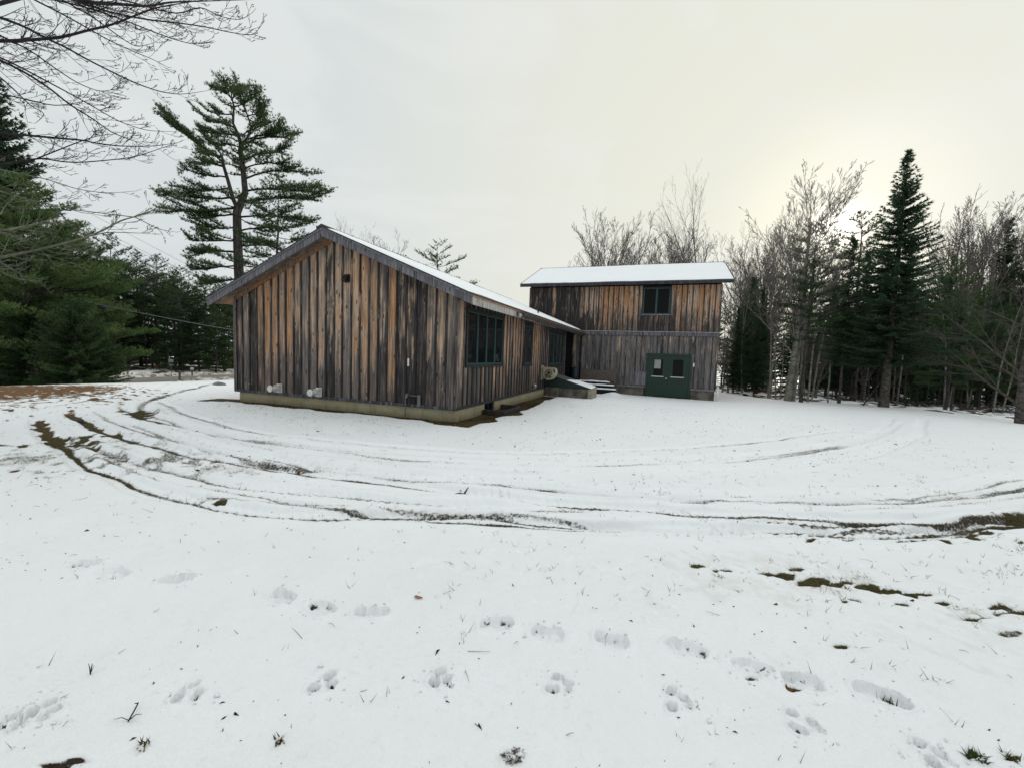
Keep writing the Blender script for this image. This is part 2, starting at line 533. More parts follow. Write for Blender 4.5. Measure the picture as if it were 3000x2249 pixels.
for k, (pts, w, dep, tread, bare) in enumerate(TRACKS):
    L = gline(pts)
    lo, hi = L.min(0) - .8, L.max(0) + .8
    m = near & (GX > lo[0]) & (GX < hi[0]) & (GY > lo[1]) & (GY < hi[1])
    idx, d, s, sd_ = dist_line(L, m)
    X_, Y_ = GX[idx], GY[idx]
    wob = (vn(s, s * 0 + k, 1.1, 20 + k) - .5) * .14 + (vn(s, s * 0 + k, .3, 30 + k) - .5) * .035
    q_ = sd_ + wob
    dd = np.where(np.abs(sd_) > .6, np.maximum(d, .7), np.abs(q_))
    ww = w * .5 * (1 + (vn(s, s * 0, 1.6, 50 + k) - .5) * .35)
    ins = sstep(ww + .02, ww - .02, dd)
    berm = np.exp(-((dd - ww - .07) / .05) ** 2) * dep * .9 * (.5 + vn(X_, Y_, .3, 9))
    fl = 1.0 + .8 * vn(s, s * 0 + 3, 1.7, 60 + k)
    GZ[idx] += -ins * dep * .78 * fl + berm * .55
    # oblique lug marks: shallow ribs with thin dark lines between
    wr_ = sstep(.42, .68, vn(s, s * 0 + 7, 1.5, 70 + k)) * (tread > 0)
    wide = sstep(ww + .12, ww + .02, dd)
    lug = np.sin((s + .55 * q_ * np.sign(q_)) / .115 * 2 * PI + 2.5 * vn(X_, Y_, .8, 71))
    GZ[idx] += ins * wr_ * tread * .55 * lug * (.4 + vn(X_, Y_, .4, 75))
    streak = wide * wr_ * sstep(.0, .9, -lug) * (.05 + .34 * vn(X_, Y_, .22, 72 + k)) * sstep(.35, .7, vn(X_, Y_, .5, 74 + k))
    # line of mud and painted groove shade along the rut, fading in and out
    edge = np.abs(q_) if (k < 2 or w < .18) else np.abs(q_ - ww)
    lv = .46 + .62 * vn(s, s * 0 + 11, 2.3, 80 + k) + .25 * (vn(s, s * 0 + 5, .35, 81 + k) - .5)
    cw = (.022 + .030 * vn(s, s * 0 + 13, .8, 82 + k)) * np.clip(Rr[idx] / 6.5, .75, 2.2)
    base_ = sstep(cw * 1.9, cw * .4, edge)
    mud_shade = base_ * np.maximum(np.clip(lv, 0, .95) * (.78 if k in (0, 1, 2) else .62 if k < 12 else .45), (.58 if k in (0, 1, 2) else .50 if k < 12 else .38) * (.85 + .3 * vn(s, s * 0 + 19, .5, 85)))
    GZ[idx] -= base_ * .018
    if k == 2:
        mud_shade *= (sstep(4.5, 2.0, X_) * .75 + .30) * (1 - .55 * sstep(-7.5, -9.5, X_))
    if k in (2, 3, 9, 11):
        mud_shade *= 1 - .45 * sstep(7.0, 10.0, X_)
    b = np.maximum(mud_shade, streak)
    gr = 0 * b
    if k == 0:      # open grass on the outer rut at its left end and again on the right
        run = np.maximum(sstep(-2.6, -4.4, X_), sstep(11.6, 13.2, X_) * .62) * (.55 + .75 * vn(s, s * 0 + 17, .45, 83))
        gr = sstep(.15, .03, np.abs(q_) + (vn(X_, Y_, .14, 90) - .5) * .14) * run
    if k == 1:
        run = np.maximum(sstep(-2.8, -4.6, X_), sstep(10.6, 12.4, X_) * .45) * (.55 + .7 * vn(s, s * 0 + 17, .45, 84))
        gr = sstep(.12, .02, np.abs(q_) + (vn(X_, Y_, .12, 91) - .5) * .12) * run
    b = np.maximum(b, gr)
    BARE_SHADE[idx] = np.maximum(BARE_SHADE[idx], b)
    WG[idx] += gr * 1.2 + b * .2
    WD[idx] += np.maximum(mud_shade, streak) * .5
    WO[idx] += gr * .45 * sstep(-4, -6.0, X_) + .3 * (gr > .3) * (vn(X_, Y_, .25, 93) > .7)

for (u, v, du, dv, st, cc) in PATCH:
    c = gp(u, v)[:2]
    a = (gp(u + du, v)[:2] - gp(u - du, v)[:2]) / 2
    b2 = (gp(u, v + dv)[:2] - gp(u, max(v - dv, 1085))[:2]) / 2
    M = np.array([[a[0], b2[0]], [a[1], b2[1]]])
    Mi = np.linalg.inv(M)
    ext = np.abs(M).sum(1) * 1.4
    idx = np.nonzero((np.abs(GX - c[0]) < ext[0]) & (np.abs(GY - c[1]) < ext[1]))[0]
    q = Mi @ np.array([GX[idx] - c[0], GY[idx] - c[1]])
    sc = max(.25 * np.linalg.norm(b2), .06)
    st = st * 1.18 if u > 1900 and v > 1600 else st
    al, ac = (GX[idx] * .80 - GY[idx] * .60, GX[idx] * .60 + GY[idx] * .80) if u > 1900 else (GX[idx] * 2.2, GY[idx])
    rr = np.hypot(q[0], q[1]) + (vn(al / 2.2, ac, max(sc, .15) if u > 1900 else .16, 12) - .5) * 1.2 + (vn(al / 2.6, ac, .07, 13) - .5) * .95 + (vn(GX[idx], GY[idx], .035, 14) - .5) * .35
    f = sstep(1.05, .25, rr) * st
    BARE_SHADE[idx] = np.maximum(BARE_SHADE[idx], f)
    {'g': WG, 'o': WO, 'd': WD}[cc][idx] += f
    if v > 1180:
        GZ[idx] -= np.clip(f, 0, 1) * (.022 if u > 1900 else .012)

# strip of thawed ground along the foundations
dg = np.where((GX > -8.3) & (GX < .8) & (GY > -1.6) & (GY < .2), -GY, 9)
wgd = .30 + (vn(GX, GY, .5, 15) - .5) * .30 + .22 * sstep(-6.5, -8, GX) + .12 * sstep(-1.2, 0, GX)
f1 = sstep(wgd + .10, wgd - .06, dg) * sstep(-8.5, -8.0, GX) * sstep(.75, .45, GX) * 1.1
wr = .62 + (vn(GX, GY, .7, 16) - .5) * .45 + .30 * np.exp(-((GY - 2.6) / 1.2) ** 2)
f2 = np.where((GY > -.75) & (GY < 8.1) & (GX > -.3) & (GX < 2.2), sstep(wr + .10, wr - .08, GX), 0) * sstep(-.72, -.35, GY) * sstep(8.1, 7.6, GY) * 1.1
f3 = np.where((np.abs(GY - 13.3) < .5) & (GX > 2.6) & (GX < 7.6), .0, 0)
f4 = np.where((GX > -8.4) & (GX < -7.1) & (GY > -.5) & (GY < .9), sstep(1.0, .5, np.hypot((GX + 7.6) / .8, (GY + .05) / .5)), 0)
ff = np.maximum(np.maximum(f1, f2), np.maximum(f3, f4))
BARE_SHADE = np.maximum(BARE_SHADE, ff)
mossy = sstep(.45, .75, vn(GX, GY, .45, 17) + .35 * sstep(-5.5, -7.5, GX) + .25 * np.exp(-((GX - .3) ** 2 + (GY + .3) ** 2)))
WD += ff * 1.6 * (1 - mossy)
WG += ff * mossy
WO += ff * .5 * sstep(.6, .8, vn(GX, GY, .3, 18))
GZ -= np.clip(ff, 0, 1) * .03
# mound beside the porch steps
GZ += .17 * np.exp(-(((GX - 2.45) / .45) ** 2 + ((GY - 11.75) / .55) ** 2))
GZ += .06 * np.exp(-(((GX - 5) / 2.2) ** 2 + ((GY - 12.6) / .5) ** 2)) * 0
# woodland floor on the right and beyond the road: litter shows through the snow
wood = sstep(0, 2.0, (GY - 17.6 - .9 * (vn(GX, GY, 2.5, 19) - .5)) + np.clip((15.4 - GX) * -1, 0, 9) * 1.15 + np.clip(GX - 15.4, 0, 0)) * sstep(7.4, 9.5, GX)
lit = vn(GX, GY, 1.1, 21) * .55 + vn(GX, GY, .33, 22) * .55
fw = wood * sstep(.50, .68, lit) * .85
woodl = sstep(-43.5, -46, GX)
fw = np.maximum(fw, woodl * (.35 + .6 * sstep(.4, .6, vn(GX, GY, 2.2, 23))))
BARE_SHADE = np.maximum(BARE_SHADE, fw)
WD += fw
WO += fw * .5
GZ += wood * ((vn(GX, GY, 1.6, 24) - .5) * .22 + (vn(GX, GY, .5, 25) - .5) * .14)
rd = sstep(3.9, 3.3, np.abs(GX + 39.2))
GZ -= rd * .06

# --- footprints pressed into the snow
for k, (u, v) in enumerate(BOOT):
    c = gp(u * PX, v * PX)
    c2 = gp(BOOT[min(k + 1, len(BOOT) - 1)][0] * PX, BOOT[min(k + 1, len(BOOT) - 1)][1] * PX) if k < len(BOOT) - 1 else c + np.array([.5, -.1, 0])
    dx, dy = (c2 - c)[:2] / np.linalg.norm((c2 - c)[:2])
    rnd = random.Random(k)
    ang = math.atan2(dy, dx) + rnd.uniform(-.55, .55)
    ca, sa = math.cos(ang), math.sin(ang)
    idx = np.nonzero((np.abs(GX - c[0]) < .35) & (np.abs(GY - c[1]) < .35))[0]
    px, py = (GX[idx] - c[0]) * ca + (GY[idx] - c[1]) * sa, -(GX[idx] - c[0]) * sa + (GY[idx] - c[1]) * ca
    py = py + (vn(GX[idx], GY[idx], .05, 40 + k) - .5) * .012
    wd = .056 - .012 * np.exp(-((px + .03) / .045) ** 2)
    hl = .098
    rr = (np.abs(px / hl) ** 2.6 + np.abs(py / wd) ** 2.6) ** (1 / 2.6)
    rr = rr + (vn(GX[idx], GY[idx], .05, 140 + k) - .5) * .45
    ins = sstep(1.10, .86, rr)
    dep = (.040 if k not in (0, 1, 10) else .022) * rnd.uniform(.8, 1.15)
    sole = .004 * np.sin((px * .8 + py * .6) / .030 * 2 * PI) * sstep(.9, .6, rr) * (vn(GX[idx], GY[idx], .08, 45) > .4)
    slump = 1 - .60 * sstep(-.3, .9, -py / wd) * (.5 + .5 * vn(GX[idx], GY[idx], .07, 41))
    GZ[idx] += -ins * dep * slump + sole * ins + .010 * np.exp(-((rr - 1.25) / .18) ** 2) + (vn(GX[idx], GY[idx], .030, 42) - .5) * .022 * ins - .010 * sstep(.14, .02, np.abs(rr - .98)) * (py > 0)
    fb = sstep(.22, .02, np.abs(rr - .95)) * sstep(.62, .85, vn(GX[idx], GY[idx], .035, 180 + k)) * .62
    BARE_SHADE[idx] = np.maximum(BARE_SHADE[idx], fb)
    WD[idx] += fb
    GZ[idx] += 0
    if k in (11, 12, 7):
        fb = ins * sstep(.2, .7, -py / wd) * .9
        BARE_SHADE[idx] = np.maximum(BARE_SHADE[idx], fb * (vn(GX[idx], GY[idx], .05, 43) + .2))
for k, (u, v) in enumerate(PAW):
    c = gp(u * PX, v * PX)
    rnd = random.Random(90 + k)
    for (ox, oy, s) in ((-.034, .036, .85), (.026, .008, .75), (-.038, -.040, .9), (.048, -.018, .45)):
        ex, ey = c[0] + (ox + rnd.uniform(-.012, .012)), c[1] + (oy + rnd.uniform(-.012, .012))
        idx = np.nonzero((np.abs(GX - ex) < .16) & (np.abs(GY - ey) < .16))[0]
        th = rnd.uniform(0, 3.1)
        ux, uy = (GX[idx] - ex) * math.cos(th) + (GY[idx] - ey) * math.sin(th), (GY[idx] - ey) * math.cos(th) - (GX[idx] - ex) * math.sin(th)
        rr = np.hypot(ux / (.036 * s), uy / (.025 * s)) + (vn(GX[idx], GY[idx], .025, 44 + k) - .5) * .5
        ins = sstep(1.06, .88, rr)
        GZ[idx] += -ins * .046 * s + .008 * np.exp(-((rr - 1.5) / .3) ** 2)
        fb = sstep(1.02, .55, rr) * (.22 + .72 * vn(GX[idx], GY[idx], .022, 190 + k))
        BARE_SHADE[idx] = np.maximum(BARE_SHADE[idx], fb)
        WD[idx] += fb

# specks of grit and thin streaks over the open snow (attribute only, the bits themselves come later)
tot = WG + WO + WD + 1e-6
cg, co_, cd = np.array([.060, .054, .022]), np.array([.128, .072, .034]), np.array([.030, .022, .015])
cv = (WG[:, None] * cg + WO[:, None] * co_ + WD[:, None] * cd) / tot[:, None]
cover = np.c_[cv, np.ones(len(GX))]

nA, nR = len(_ang), len(_rad)
i = np.arange(nR - 1)[:, None] * nA + np.arange(nA)[None, :]
j = np.arange(nR - 1)[:, None] * nA + (np.arange(nA)[None, :] + 1) % nA
quads = np.stack([i, j, j + nA, i + nA], -1).reshape(-1, 4)[:, ::-1]
# cut the sheet away under the buildings
qc = quads.mean(1)
mx, my = GX[quads].mean(1), GY[quads].mean(1)
under = ((mx > -6.9) & (mx < -.25) & (my > .3) & (my < 13.2)) | ((mx > -2.2) & (mx < 6.8) & (my > 13.9) & (my < 19.6))
quads = quads[~under]

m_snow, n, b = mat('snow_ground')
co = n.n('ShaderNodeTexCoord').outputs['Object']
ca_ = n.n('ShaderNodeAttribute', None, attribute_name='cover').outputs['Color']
ba = n.n('ShaderNodeAttribute', None, attribute_name='bare').outputs['Fac']  # bare ground and the painted groove shade share this mask
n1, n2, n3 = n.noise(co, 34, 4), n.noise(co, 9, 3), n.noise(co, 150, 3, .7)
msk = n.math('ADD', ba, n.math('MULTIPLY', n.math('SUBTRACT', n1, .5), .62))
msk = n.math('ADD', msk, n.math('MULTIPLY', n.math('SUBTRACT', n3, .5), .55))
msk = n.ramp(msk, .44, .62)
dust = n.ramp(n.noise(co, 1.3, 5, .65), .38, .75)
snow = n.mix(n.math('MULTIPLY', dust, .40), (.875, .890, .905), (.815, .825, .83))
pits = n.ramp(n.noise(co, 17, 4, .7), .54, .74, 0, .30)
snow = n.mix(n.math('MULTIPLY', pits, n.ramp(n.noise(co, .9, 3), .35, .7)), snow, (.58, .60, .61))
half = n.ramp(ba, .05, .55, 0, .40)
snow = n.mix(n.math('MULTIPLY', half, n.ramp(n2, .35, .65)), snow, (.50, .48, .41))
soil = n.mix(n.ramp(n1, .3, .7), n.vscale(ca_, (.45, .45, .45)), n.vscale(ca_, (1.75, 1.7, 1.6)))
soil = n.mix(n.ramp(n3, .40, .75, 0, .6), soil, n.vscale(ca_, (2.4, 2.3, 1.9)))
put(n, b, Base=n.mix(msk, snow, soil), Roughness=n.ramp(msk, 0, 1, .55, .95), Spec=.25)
hh = n.math('ADD', n.math('MULTIPLY', n.noise(co, 26, 6, .7), .6), n.math('MULTIPLY', n.noise(co, 210, 2, .6), .22))
hh = n.math('ADD', hh, n.math('MULTIPLY', msk, n.math('MULTIPLY', n3, 1.2)))
bump(n, b, hh, .75, .026)
ground = link('snow_ground', np_mesh('snow_ground', np.c_[GX, GY, GZ], quads, m_snow, True, {'cover': cover, 'bare': BARE_SHADE}))
tag(ground, 'snow covered yard with curving tyre tracks and thawed grass', kind='structure')

# road at the left, on the bed the ground leaves for it
m_road, n, b = mat('asphalt')
co = n.n('ShaderNodeTexCoord').outputs['Object']
put(n, b, Base=n.mix(n.noise(co, 2.0, 5, .7), (.105, .105, .105), (.20, .195, .185)), Roughness=.85)
bump(n, b, n.noise(co, 60, 3), .4, .01)
ys = np.linspace(-70, 150, 90)
V = np.array([(-39.2 + ox, y, -2.2 + 0.02 + (0.05 if abs(ox) < 1 else 0)) for y in ys for ox in (-3.1, 0, 3.1)])
q = [(r * 3 + c, r * 3 + c + 1, (r + 1) * 3 + c + 1, (r + 1) * 3 + c) for r in range(89) for c in range(2)]
tag(link('road', np_mesh('road', V, np.array(q), m_road)), 'grey asphalt road beyond the yard', kind='structure')
m_line, n, b = mat('road_paint')
co = n.n('ShaderNodeTexCoord').outputs['Object']
put(n, b, Base=n.mix(n.noise(co, 9, 4), (.45, .36, .14), (.62, .54, .32)), Roughness=.7)
mb = MB()
for ox, z0 in ((-.14, .0698), (.06, .071)):
    for r in range(89):
        mb.add([(-39.2 + ox, ys[r], -2.2 + z0 + .006), (-39.2 + ox + .1, ys[r], -2.2 + z0 + .006), (-39.2 + ox + .1, ys[r + 1], -2.2 + z0 + .006), (-39.2 + ox, ys[r + 1], -2.2 + z0 + .006)], [(0, 1, 2, 3)])
tag(mb.build('road_marking', m_line), 'worn yellow centre lines on the road', kind='structure')
m_edge, n, b = mat('road_edge_paint')
put(n, b, Base=(.62, .62, .60), Roughness=.7)
mb = MB()
for ox in (-2.85, 2.75):
    for r in range(89):
        z0 = -2.2 + .02 + .05 * (1 - abs(ox) / 3.1) + .008
        mb.add([(-39.2 + ox, ys[r], z0), (-39.2 + ox + .1, ys[r], z0), (-39.2 + ox + .1, ys[r + 1], z0), (-39.2 + ox, ys[r + 1], z0)], [(0, 1, 2, 3)])
tag(mb.build('road_edge_line', m_edge), 'white edge lines of the road', kind='structure')
# ------------------------------------------------------------------ materials of the house
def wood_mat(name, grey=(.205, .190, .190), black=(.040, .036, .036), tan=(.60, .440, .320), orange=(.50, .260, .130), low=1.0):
    m, n, b = mat(name)
    tc = n.n('ShaderNodeTexCoord').outputs['Object']
    oi = n.n('ShaderNodeObjectInfo')
    rnd = oi.outputs['Random']
    sep = n.n('ShaderNodeSeparateColor', {0: oi.outputs['Color']})
    tone, warm, dark = sep.outputs[0], sep.outputs[1], sep.outputs[2]
    off = n.n('ShaderNodeCombineXYZ', {0: n.math('MULTIPLY', rnd, 71.0), 1: n.math('MULTIPLY', rnd, 33.0), 2: n.math('MULTIPLY', rnd, 57.0)}).outputs[0]
    p = n.vadd(tc, off)
    z = n.n('ShaderNodeSeparateXYZ', {0: tc}).outputs[2]
    streak = n.noise(n.vscale(p, (15, 15, .75)), 1.0, 5, .62, .25)
    blot = n.noise(n.vscale(p, (3.5, 3.5, 1.1)), 1.0, 3, .5, .5)
    grain = n.noise(n.vscale(p, (95, 95, 2.6)), 1.0, 4, .65, .35)
    fine = n.noise(n.vscale(p, (240, 240, 14)), 1.0, 2, .6)
    # knots
    vo = n.n('ShaderNodeTexVoronoi', {'Vector': n.vscale(p, (7.5, 7.5, 2.3)), 'Scale': 1.0, 'Randomness': 1.0})
    kd = n.math('ADD', vo.outputs['Distance'], n.math('MULTIPLY', grain, .05))
    knot = n.ramp(kd, .13, .22, 1, 0)
    halo = n.ramp(kd, .14, .40, 1, 0)
    # lower ends weather first: ragged, stained by splashing
    lowf = n.ramp(n.math('ADD', z, n.math('MULTIPLY', n.math('SUBTRACT', streak, .5), 1.6)), .0, 2.0, .52 * low, -.10 * low)
    w = n.math('ADD', tone, n.math('MULTIPLY', n.math('SUBTRACT', streak, .5), 1.75))
    w = n.math('ADD', w, n.math('MULTIPLY', n.math('SUBTRACT', blot, .5), 1.5))
    w = n.math('ADD', n.math('SUBTRACT', w, lowf), n.math('MULTIPLY', halo, .22))
    msk = n.ramp(w, .26, .76)
    fresh = n.mix(n.ramp(n.math('ADD', warm, n.math('MULTIPLY', n.math('SUBTRACT', blot, .5), 1.3)), .15, .95), tan, orange)
    fresh = n.mix(n.ramp(w, .45, .95, .70, .08), fresh, (.29, .245, .215))
    grey_ = n.mix(n.math('MULTIPLY', warm, .9, clamp=True), grey, (grey[0] * 1.12, grey[1] * .86, grey[2] * .66))
    old = n.mix(n.ramp(n.math('ADD', dark, n.math('MULTIPLY', n.math('SUBTRACT', streak, .5), 2.0)), .15, .85), grey_, black)
    c = n.mix(msk, old, fresh)
    c = n.mix(n.math('MULTIPLY', knot, .85), c, (.030, .017, .011))
    gr = n.ramp(grain, .28, .72, .58, 1.22)
    c = n.vscale(c, n.n('ShaderNodeCombineXYZ', {0: gr, 1: gr, 2: gr}).outputs[0])
    mid = n.ramp(n.noise(n.vscale(p, (38, 38, 1.1)), 1.0, 4, .6, .3), .33, .66, .58, 1.25)
    c = n.vscale(c, n.n('ShaderNodeCombineXYZ', {0: mid, 1: mid, 2: mid}).outputs[0])
    gr = n.ramp(fine, .3, .75, .72, 1.15)
    c = n.vscale(c, n.n('ShaderNodeCombineXYZ', {0: gr, 1: gr, 2: gr}).outputs[0])
    put(n, b, Base=c, Roughness=.88, Spec=.2)
    bump(n, b, n.math('ADD', n.math('MULTIPLY', grain, .8), n.math('MULTIPLY', knot, .4)), .55, .006)
    return m


def plain(name, a, c=None, rough=.7, spec=.3, scale=6.0, metal=0.0, bmp=0.15, bscale=70):
    m, n, b = mat(name)
    co = n.n('ShaderNodeTexCoord').outputs['Object']
    c = c or tuple(x * .72 for x in a)
    put(n, b, Base=n.mix(n.ramp(n.noise(co, scale, 5, .65), .3, .7), a, c), Roughness=rough, Spec=spec, Metallic=metal)
    if bmp:
        bump(n, b, n.noise(co, bscale, 3), bmp, .004)
    return m


M_WOOD = wood_mat('weathered_board')
M_TRIM = wood_mat('grey_weathered_trim', grey=(.20, .20, .225), black=(.055, .056, .068), low=.2)
M_PALE = wood_mat('peeling_pale_trim', grey=(.46, .45, .44), black=(.25, .24, .23), low=0)
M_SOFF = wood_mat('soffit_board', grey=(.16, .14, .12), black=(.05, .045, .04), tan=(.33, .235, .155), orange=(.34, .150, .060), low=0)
M_DKTRIM = plain('dark_green_casing', (.012, .020, .021), (.020, .028, .028), .55)
M_SASH = plain('teal_sash', (.034, .072, .074), (.024, .056, .058), .45)
M_SHING = plain('dark_shingle', (.035, .034, .036), (.06, .06, .062), .9, bmp=.6)
M_DRIP = plain('pale_drip_edge', (.46, .47, .48), (.30, .30, .31), .5)
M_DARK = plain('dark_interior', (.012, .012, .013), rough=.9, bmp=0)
M_GDOOR = plain('green_door_paint', (.006, .027, .018), (.005, .022, .0145), .42, .35, scale=3)
M_GREENMET = plain('green_metal_paint', (.006, .021, .017), (.010, .027, .022), .45, .4, scale=4)
M_WHITE = plain('white_plastic', (.66, .66, .63), (.54, .54, .52), .45, .4)
M_GUT = plain('dark_gutter', (.028, .025, .026), (.06, .055, .055), .5)
M_BLACK = plain('black_metal', (.012, .012, .013), rough=.5)
M_PIPE = plain('grey_conduit', (.16, .16, .165), rough=.5)

m_glass, n, b = mat('window_glass')
co = n.n('ShaderNodeTexCoord').outputs['Object']
put(n, b, Base=(.006, .008, .009), Roughness=.03, Spec=.34)
bump(n, b, n.noise(co, 1.7, 2), .14, .03)
M_GLASS = m_glass
m_dglass, n, b = mat('door_glass')
put(n, b, Base=(.004, .005, .005), Roughness=.05, Spec=.10)

m, n, b = mat('foundation_concrete')
co = n.n('ShaderNodeTexCoord').outputs['Object']
c1 = n.mix(n.ramp(n.noise(co, 1.6, 5, .6), .3, .7), (.36, .315, .205), (.27, .25, .165))
st = n.ramp(n.noise(n.vscale(co, (7, 7, .8)), 1.0, 4, .6), .52, .75)
c1 = n.mix(n.math('MULTIPLY', st, .6), c1, (.14, .13, .085))
lowz = n.ramp(n.math('ADD', n.n('ShaderNodeSeparateXYZ', {0: co}).outputs[2], n.math('MULTIPLY', n.noise(co, 5, 4), .22)), -.22, -.04, .55, 0)
c1 = n.mix(lowz, c1, (.12, .105, .055))
put(n, b, Base=c1, Roughness=.92, Spec=.2)
bump(n, b, n.math('ADD', n.noise(co, 45, 5, .7), n.math('MULTIPLY', n.noise(co, 5, 3), .8)), .5, .008)
M_CONC = m
m, n, b = mat('stained_concrete')
co = n.n('ShaderNodeTexCoord').outputs['Object']
c1 = n.mix(n.ramp(n.noise(co, 2.6, 5, .65), .35, .68), (.16, .145, .12), (.055, .050, .044))
c1 = n.mix(n.ramp(n.noise(n.vscale(co, (6, 6, 1.2)), 1, 4), .58, .75), c1, (.25, .22, .165))
put(n, b, Base=c1, Roughness=.93, Spec=.2)
bump(n, b, n.noise(co, 40, 5, .7), .5, .008)
M_CONC2 = m
m, n, b = mat('roof_snow')
co = n.n('ShaderNodeTexCoord').outputs['Object']
put(n, b, Base=n.mix(n.noise(co, 1.2, 4), (.86, .885, .91), (.80, .825, .85)), Roughness=.6, Spec=.25)
bump(n, b, n.math('ADD', n.noise(co, 2.5, 4, .6), n.math('MULTIPLY', n.noise(co, 40, 3), .15)), .35, .03)
M_RSNOW = m


def tone(o, t, w, d):
    o.color = (min(max(t, 0), 1), min(max(w, 0), 1), min(max(d, 0), 1), 1)
    return o


W, OV, YO, ZE, SL = 7.2805, 0.5626, 0.3968, 2.408, 0.4086
L2 = 13.58          # the wing ends against the front wall of the tall block
D = 13.611          # front plane of the tall block
UND = .105          # roof underside above the fascia's lower edge
TOPF = .215         # fascia height


def roof_low(x):    # lower edge of the rake fascia
    return ZE + SL * (min(x + W, -x) + OV)


def gable_top(x):
    return roof_low(x) + UND - .004


# ------------------------------------------------------------------ the single storey wing
wing = empty('cabin_wing', (0, 0, 0), 'long single storey cabin wing of brown and black weathered boards, gable end facing the yard', 'cabin')
R0 = random.Random(3)
# gable boards, left to right: (freshness, warmth, darkness)
GT = [(.10, .3, .55), (.42, .15, .4), (.10, .2, .8), (.52, .55, .6), (.80, .60, .4), (.85, .72, .4), (.60, .40, .5), (.80, .65, .4), (.42, .2, .75), (.30, .1, .3),
      (.42, .12, .35), (.66, .08, .5), (.40, .10, .9), (.66, .15, .5), (.45, .15, .3), (.88, .35, .4), (.78, .45, .4), (.62, .55, .5), (.20, .1, .7), (.74, .85, .5),
      (.14, .15, .85), (.26, .3, .8), (.16, .15, .85), (.40, .2, .6), (.40, .3, .55), (.28, .2, .45)]
NB = 26
bw = (W - .02) / NB
for i in range(NB):
    x0 = -W + .01 + i * bw + R0.uniform(-.006, .006)
    x1 = -W + .01 + (i + 1) * bw
    yf = R0.uniform(-.003, .003)
    poly = [(x0 + .003, -.03), (x1 - .003, -.03), (x1 - .003, gable_top(x1 - .003))]
    if x0 < -W / 2 < x1:
        poly.append((-W / 2, gable_top(-W / 2)))
    poly.append((x0 + .003, gable_top(x0 + .003)))
    o = MB().prism(poly, yf, .026, 1).build('board', M_WOOD, wing, origin=(x0, 0, 0))
    tone(o, .49 + (GT[i][0] - .42) * .80 + R0.uniform(-.05, .05), GT[i][1] * .8 + .18, GT[i][2] * .9)
for i in range(NB + 1):
    x = -W + .01 + i * bw + R0.uniform(-.008, .008)
    x = min(max(x, -W + .05), -.05)
    hw = .024
    poly = [(x - hw, .015), (x + hw, .015), (x + hw, gable_top(x + hw)), (x - hw, gable_top(x - hw))]
    o = MB().prism(poly, -.030, -.004, 1).build('batten', M_WOOD, wing, origin=(x, 0, 0))
    t = GT[min(i, NB - 1)]
    tone(o, .04 + .14 * t[0], t[1] * .6, .70 + .25 * t[2])
# corner boards
for x0, x1 in ((-.105, .030), (-W - .03, -W + .075)):
    o = MB().cbox((x0, -.051, -.02), (x1, -.032, gable_top(min(x1, 0) if x1 > -1 else -W) - .01), .004).build('corner_board', M_WOOD, wing, origin=((x0 + x1) / 2, 0, 0))
    tone(o, .08, .2, .45)
o = MB().cbox((.002, -.016, -.02), (.030, .085, ZE + .14), .004).build('corner_board', M_WOOD, wing, origin=(.01, 0, 0))
tone(o, .55, .25, .4)
# skirt boards
o = MB().cbox((-W - .03, -.042, -.055), (.032, -.005, .018), .005).build('skirt_board', M_TRIM, wing, origin=(-3, 0, 0))
tone(o, .05, .1, .62)
o = MB().cbox((.006, -.01, -.055), (.034, 11.55, .016), .005).build('skirt_board', M_TRIM, wing, origin=(0, 5, 0))
tone(o, .12, .3, .85)
# foundation in three formed lifts, joints recessed
xs = [-7.165, -5.55, -3.95, -2.45, -.90, .012]
for i in range(5):
    MB().cbox((xs[i] + .002, .012, -1.2), (xs[i + 1] - .002, .25, -.055), .006).build('foundation', M_CONC, wing)
ysf = [.254, 1.74, 2.46, 4.9, 7.94, 13.5]
for i in range(5):
    MB().cbox((-.25, ysf[i] + .002, -1.2), (.012 if i != 1 else -.10, ysf[i + 1] - .002, -.057), .006).build('foundation', M_CONC, wing)
# hidden sides
MB().box((-W, .03, 0), (-W + .03, L2, ZE + .3)).build('side_wall', M_TRIM, wing)
MB().box((-7.165, .26, -1.2), (-6.9, 13.5, -.06)).build('side_foundation', M_CONC, wing)

